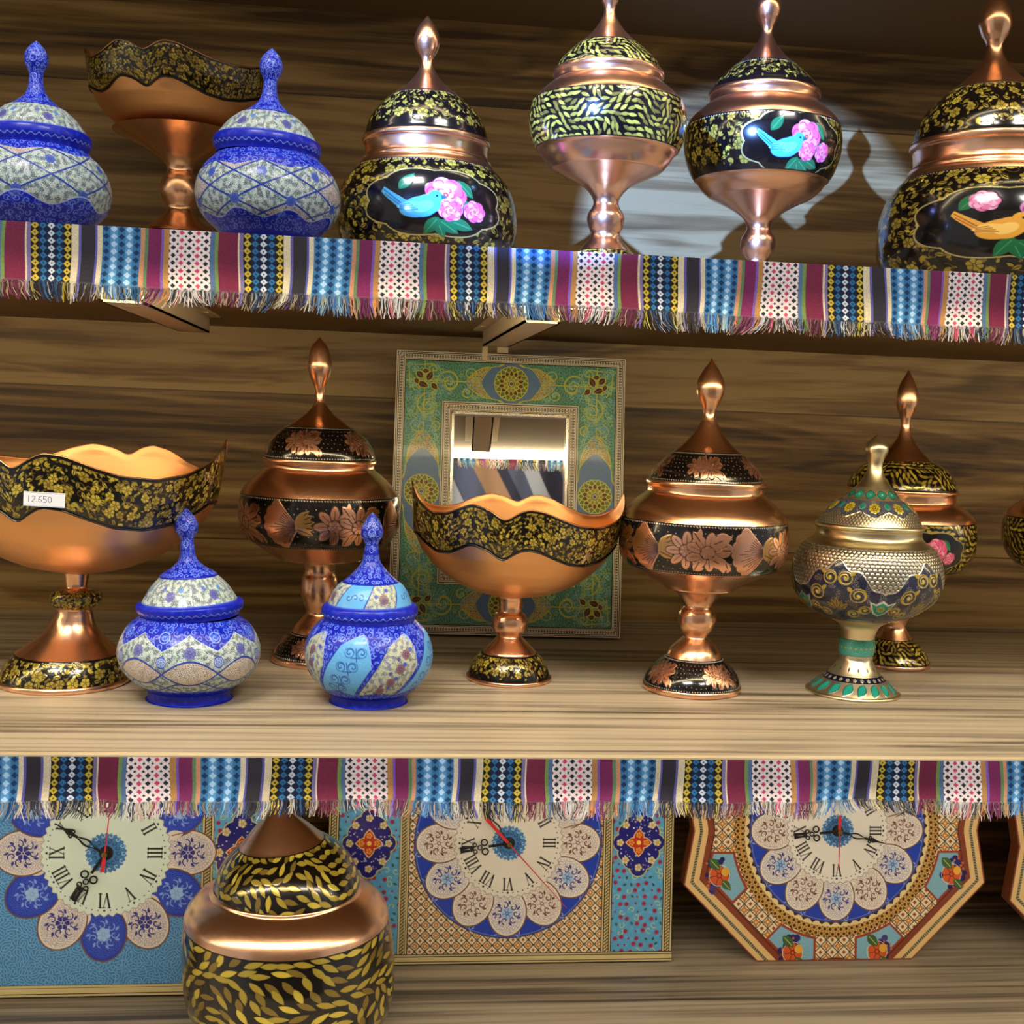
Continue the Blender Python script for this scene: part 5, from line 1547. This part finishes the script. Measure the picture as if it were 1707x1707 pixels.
def oct_panel(cv, ccx, ccy, R):
    r = R/79; X, Y = cv.u-ccx, cv.v-ccy-0*r
    def sd(P):
        ins = np.zeros(X.shape, bool); d = np.full(X.shape, 1e9); n = len(P)
        for i in range(n):
            x0, y0 = P[i]; x1, y1 = P[(i+1) % n]
            xx = (x1-x0)*(Y-y0)/(y1-y0+1e-9)+x0
            ins ^= ((y0 > Y) != (y1 > Y)) & (X < xx)
            L2 = (x1-x0)**2+(y1-y0)**2; t = np.clip(((X-x0)*(x1-x0)+(Y-y0)*(y1-y0))/L2, 0, 1)
            d = np.minimum(d, np.hypot(X-x0-t*(x1-x0), Y-y0-t*(y1-y0)))
        return np.where(ins, d, -d)
    D_ = sd([(a, -b) for a, b in oct_pts(0, r)])
    rr = np.hypot(X, Y); th = np.arctan2(Y, X)
    cv.rgb[:] = (130, 62, 36)
    f = 27*r
    cv.fill(((D_ > 3*r) & (D_ < f*.92))*1.0, (222, 186, 128))
    cv.fill((np.abs(D_-f*.5) < 2.4*r)*1.0, (150, 146, 110)); cv.fill((np.abs(D_-f*.5) < 2.4*r)*(((th*60) % 1) < .45), (60, 60, 50))
    inn = D_ > f*1.25
    cv.fill(inn*1.0, (96, 40, 26))
    inn2 = D_ > f*1.35
    star_tiles(cv, inn2*1.0, 20*r)
    # diagonal windows with flowers
    p_ = np.maximum(np.abs(X), np.abs(Y))/r; q_ = np.minimum(np.abs(X), np.abs(Y))/r
    win = inn2*(q_ > 37)*(q_ < 128)*(p_ > 140)*(rr > 180*r)*(p_-q_ > 62)*(D_ > f*1.5)
    edge = inn2*(q_ > 33)*(q_ < 132)*(p_ > 136)*(rr > 176*r)*(p_-q_ > 57)
    cv.fill(edge*1.0, (150, 60, 34)); cv.fill(win*1.0, (112, 168, 196)); cv.fill(win*cv.contour(6, .6)*.5, (180, 210, 220))
    for sx in (-1, 1):
        for sy in (-1, 1):
          for sw in (0, 1):
            x, y = (ccx+sx*198*r, ccy+sy*72*r) if sw == 0 else (ccx+sx*72*r, ccy+sy*198*r)
            for k_ in range(46):
                a = random.uniform(0, 6.3); q = random.uniform(0, 26)*r
                cv.disc(x+math.cos(a)*q*.8+sx*4*r, y+math.sin(a)*q*1.1, random.uniform(3, 6)*r, random.choice([(34, 30, 110), (28, 24, 90), (70, 60, 120)]))
                if random.random() < .5: cv.disc(x+math.cos(a)*q*.8+sx*10*r, y+math.sin(a)*q*1.1, 2*r, (200, 110, 60))
            cv.flower(x, y, 17*r, 6, .4, (206, 90, 40), (110, 30, 20)); cv.ring(x, y, 17*r, 1.4, (230, 214, 170))
            cv.leaf(x-8*r, y-18*r, 26*r, 15*r, .8, (60, 100, 60), vein=(220, 200, 90)); cv.leaf(x+12*r, y+16*r, 22*r, 13*r, .8, (60, 100, 60), vein=(220, 200, 90))
            cv.disc(x+10*r, y-6*r, 7*r, (226, 170, 60))
    ring1 = (rr < 174*r)
    cv.fill(ring1*1.0, (58, 34, 20))
    for q in (161, 169):
        n = 110
        for i in range(n):
            a = (i+(.5 if q == 161 else 0))*2*PI/n
            cv.ring(ccx+math.cos(a)*q*r, ccy+math.sin(a)*q*r, 3.6*r, 2.2*r, (206, 160, 78))
    cv.fill((rr < 157*r)*1.0, (226, 206, 156))
    ng = 60; t = ((th/(2*PI)*ng) % 1-.5); cv.fill(((rr < 155*r) & (np.abs(t) < .5*(155*r-rr)/(7*r)*1.0-.03))*1.0, (30, 24, 20))
    clock_face(cv, ccx, ccy, R, 'white')
    return D_ > 0
def outl(cdy=0):
    def f(W, Hh, s_, hc): return [(a, hc+b) for a, b in oct_pts(0, s_*.997)]
    return f
# hour, minute, second hand: (angle clockwise from twelve, length in dot-ring radii)
def dg(a): return math.radians(a)
clock('square-panelled clock with a red medallion each side, hour hand at nine, behind the fringe', 'rect', (845, 1398), 572, 71, 82,
      [(dg(262), .98), (dg(322), 1.12), (dg(137), 1.75)], dict(h=500, sym=True, dx=-8, paint=lambda cv, a, b, R: rect_panel(cv, a, b, R)))
clock('clock with pale green dial and turquoise panel at the left, beside the black-lidded pot', 'rect', (183, 1414), 582, 72, 95,
      [(dg(213), .95), (dg(302), 1.0), (dg(5), .72)], dict(h=500, sym=True, dx=-8, paint=lambda cv, a, b, R: rect_panel(cv, a, b, R, 'turq')), yface=-.125)
M_OCT = dict(h=516, above=262, paint=oct_panel, outline=outl())
clock('eight-sided notched clock with hour hand at nine and long minute hand at four', 'oct', (1386, 1378), 530, 73, 79,
      [(dg(264), .95), (dg(104), 1.05), (dg(180), .78)], M_OCT)
clock('eight-sided inlaid clock mostly cut off by the right edge of the photograph', 'oct', (1914, 1404), 530, 74, 79,
      [(dg(300), .95), (dg(60), 1.05), (dg(180), .78)], dict(M_OCT), yface=-.080)

# striped cloth draped over a rail across the aisle (seen in the mirror)
def aisle():
    o = thing('draped_cloth', 'striped cloth on a rail across the aisle, seen only in the mirror', 'cloth', (0.25, -1.95, .0))
    nu, nv = 500, 240
    u, v_ = np.meshgrid(np.linspace(0, 1, nu), np.linspace(0, 1, nv))
    x = (u-.5)*1.2; z = .98-v_*.65-.10*u; y = .03*np.sin(u*26)+.01*np.sin(u*70+v_*3)
    P = np.stack([-x, y, z], -1)
    st = (np.sin((u*60+v_*14)) > .2)*1.0; s2 = np.sin(u*37+v_*9)
    rgb = np.where(st[..., None] > 0, (104, 108, 128), (64, 62, 76)); rgb = np.where((s2 > .72)[..., None], (196, 150, 110), rgb); rgb = np.where((s2 < -.8)[..., None], (206, 206, 206), rgb)
    grid_mesh('cloth', P, M_PRINT, o, False, np.concatenate([lin(rgb), np.zeros((nv, nu, 1))], -1))
    box('rail', -.7, .7, -.01, .01, .98, 1.0, M_BEIGE, o)
    box('post', -.70, -.68, -.01, .01, -1.1, .98, M_BEIGE, o); box('post', .68, .70, -.01, .01, -1.1, .98, M_BEIGE, o)
aisle()
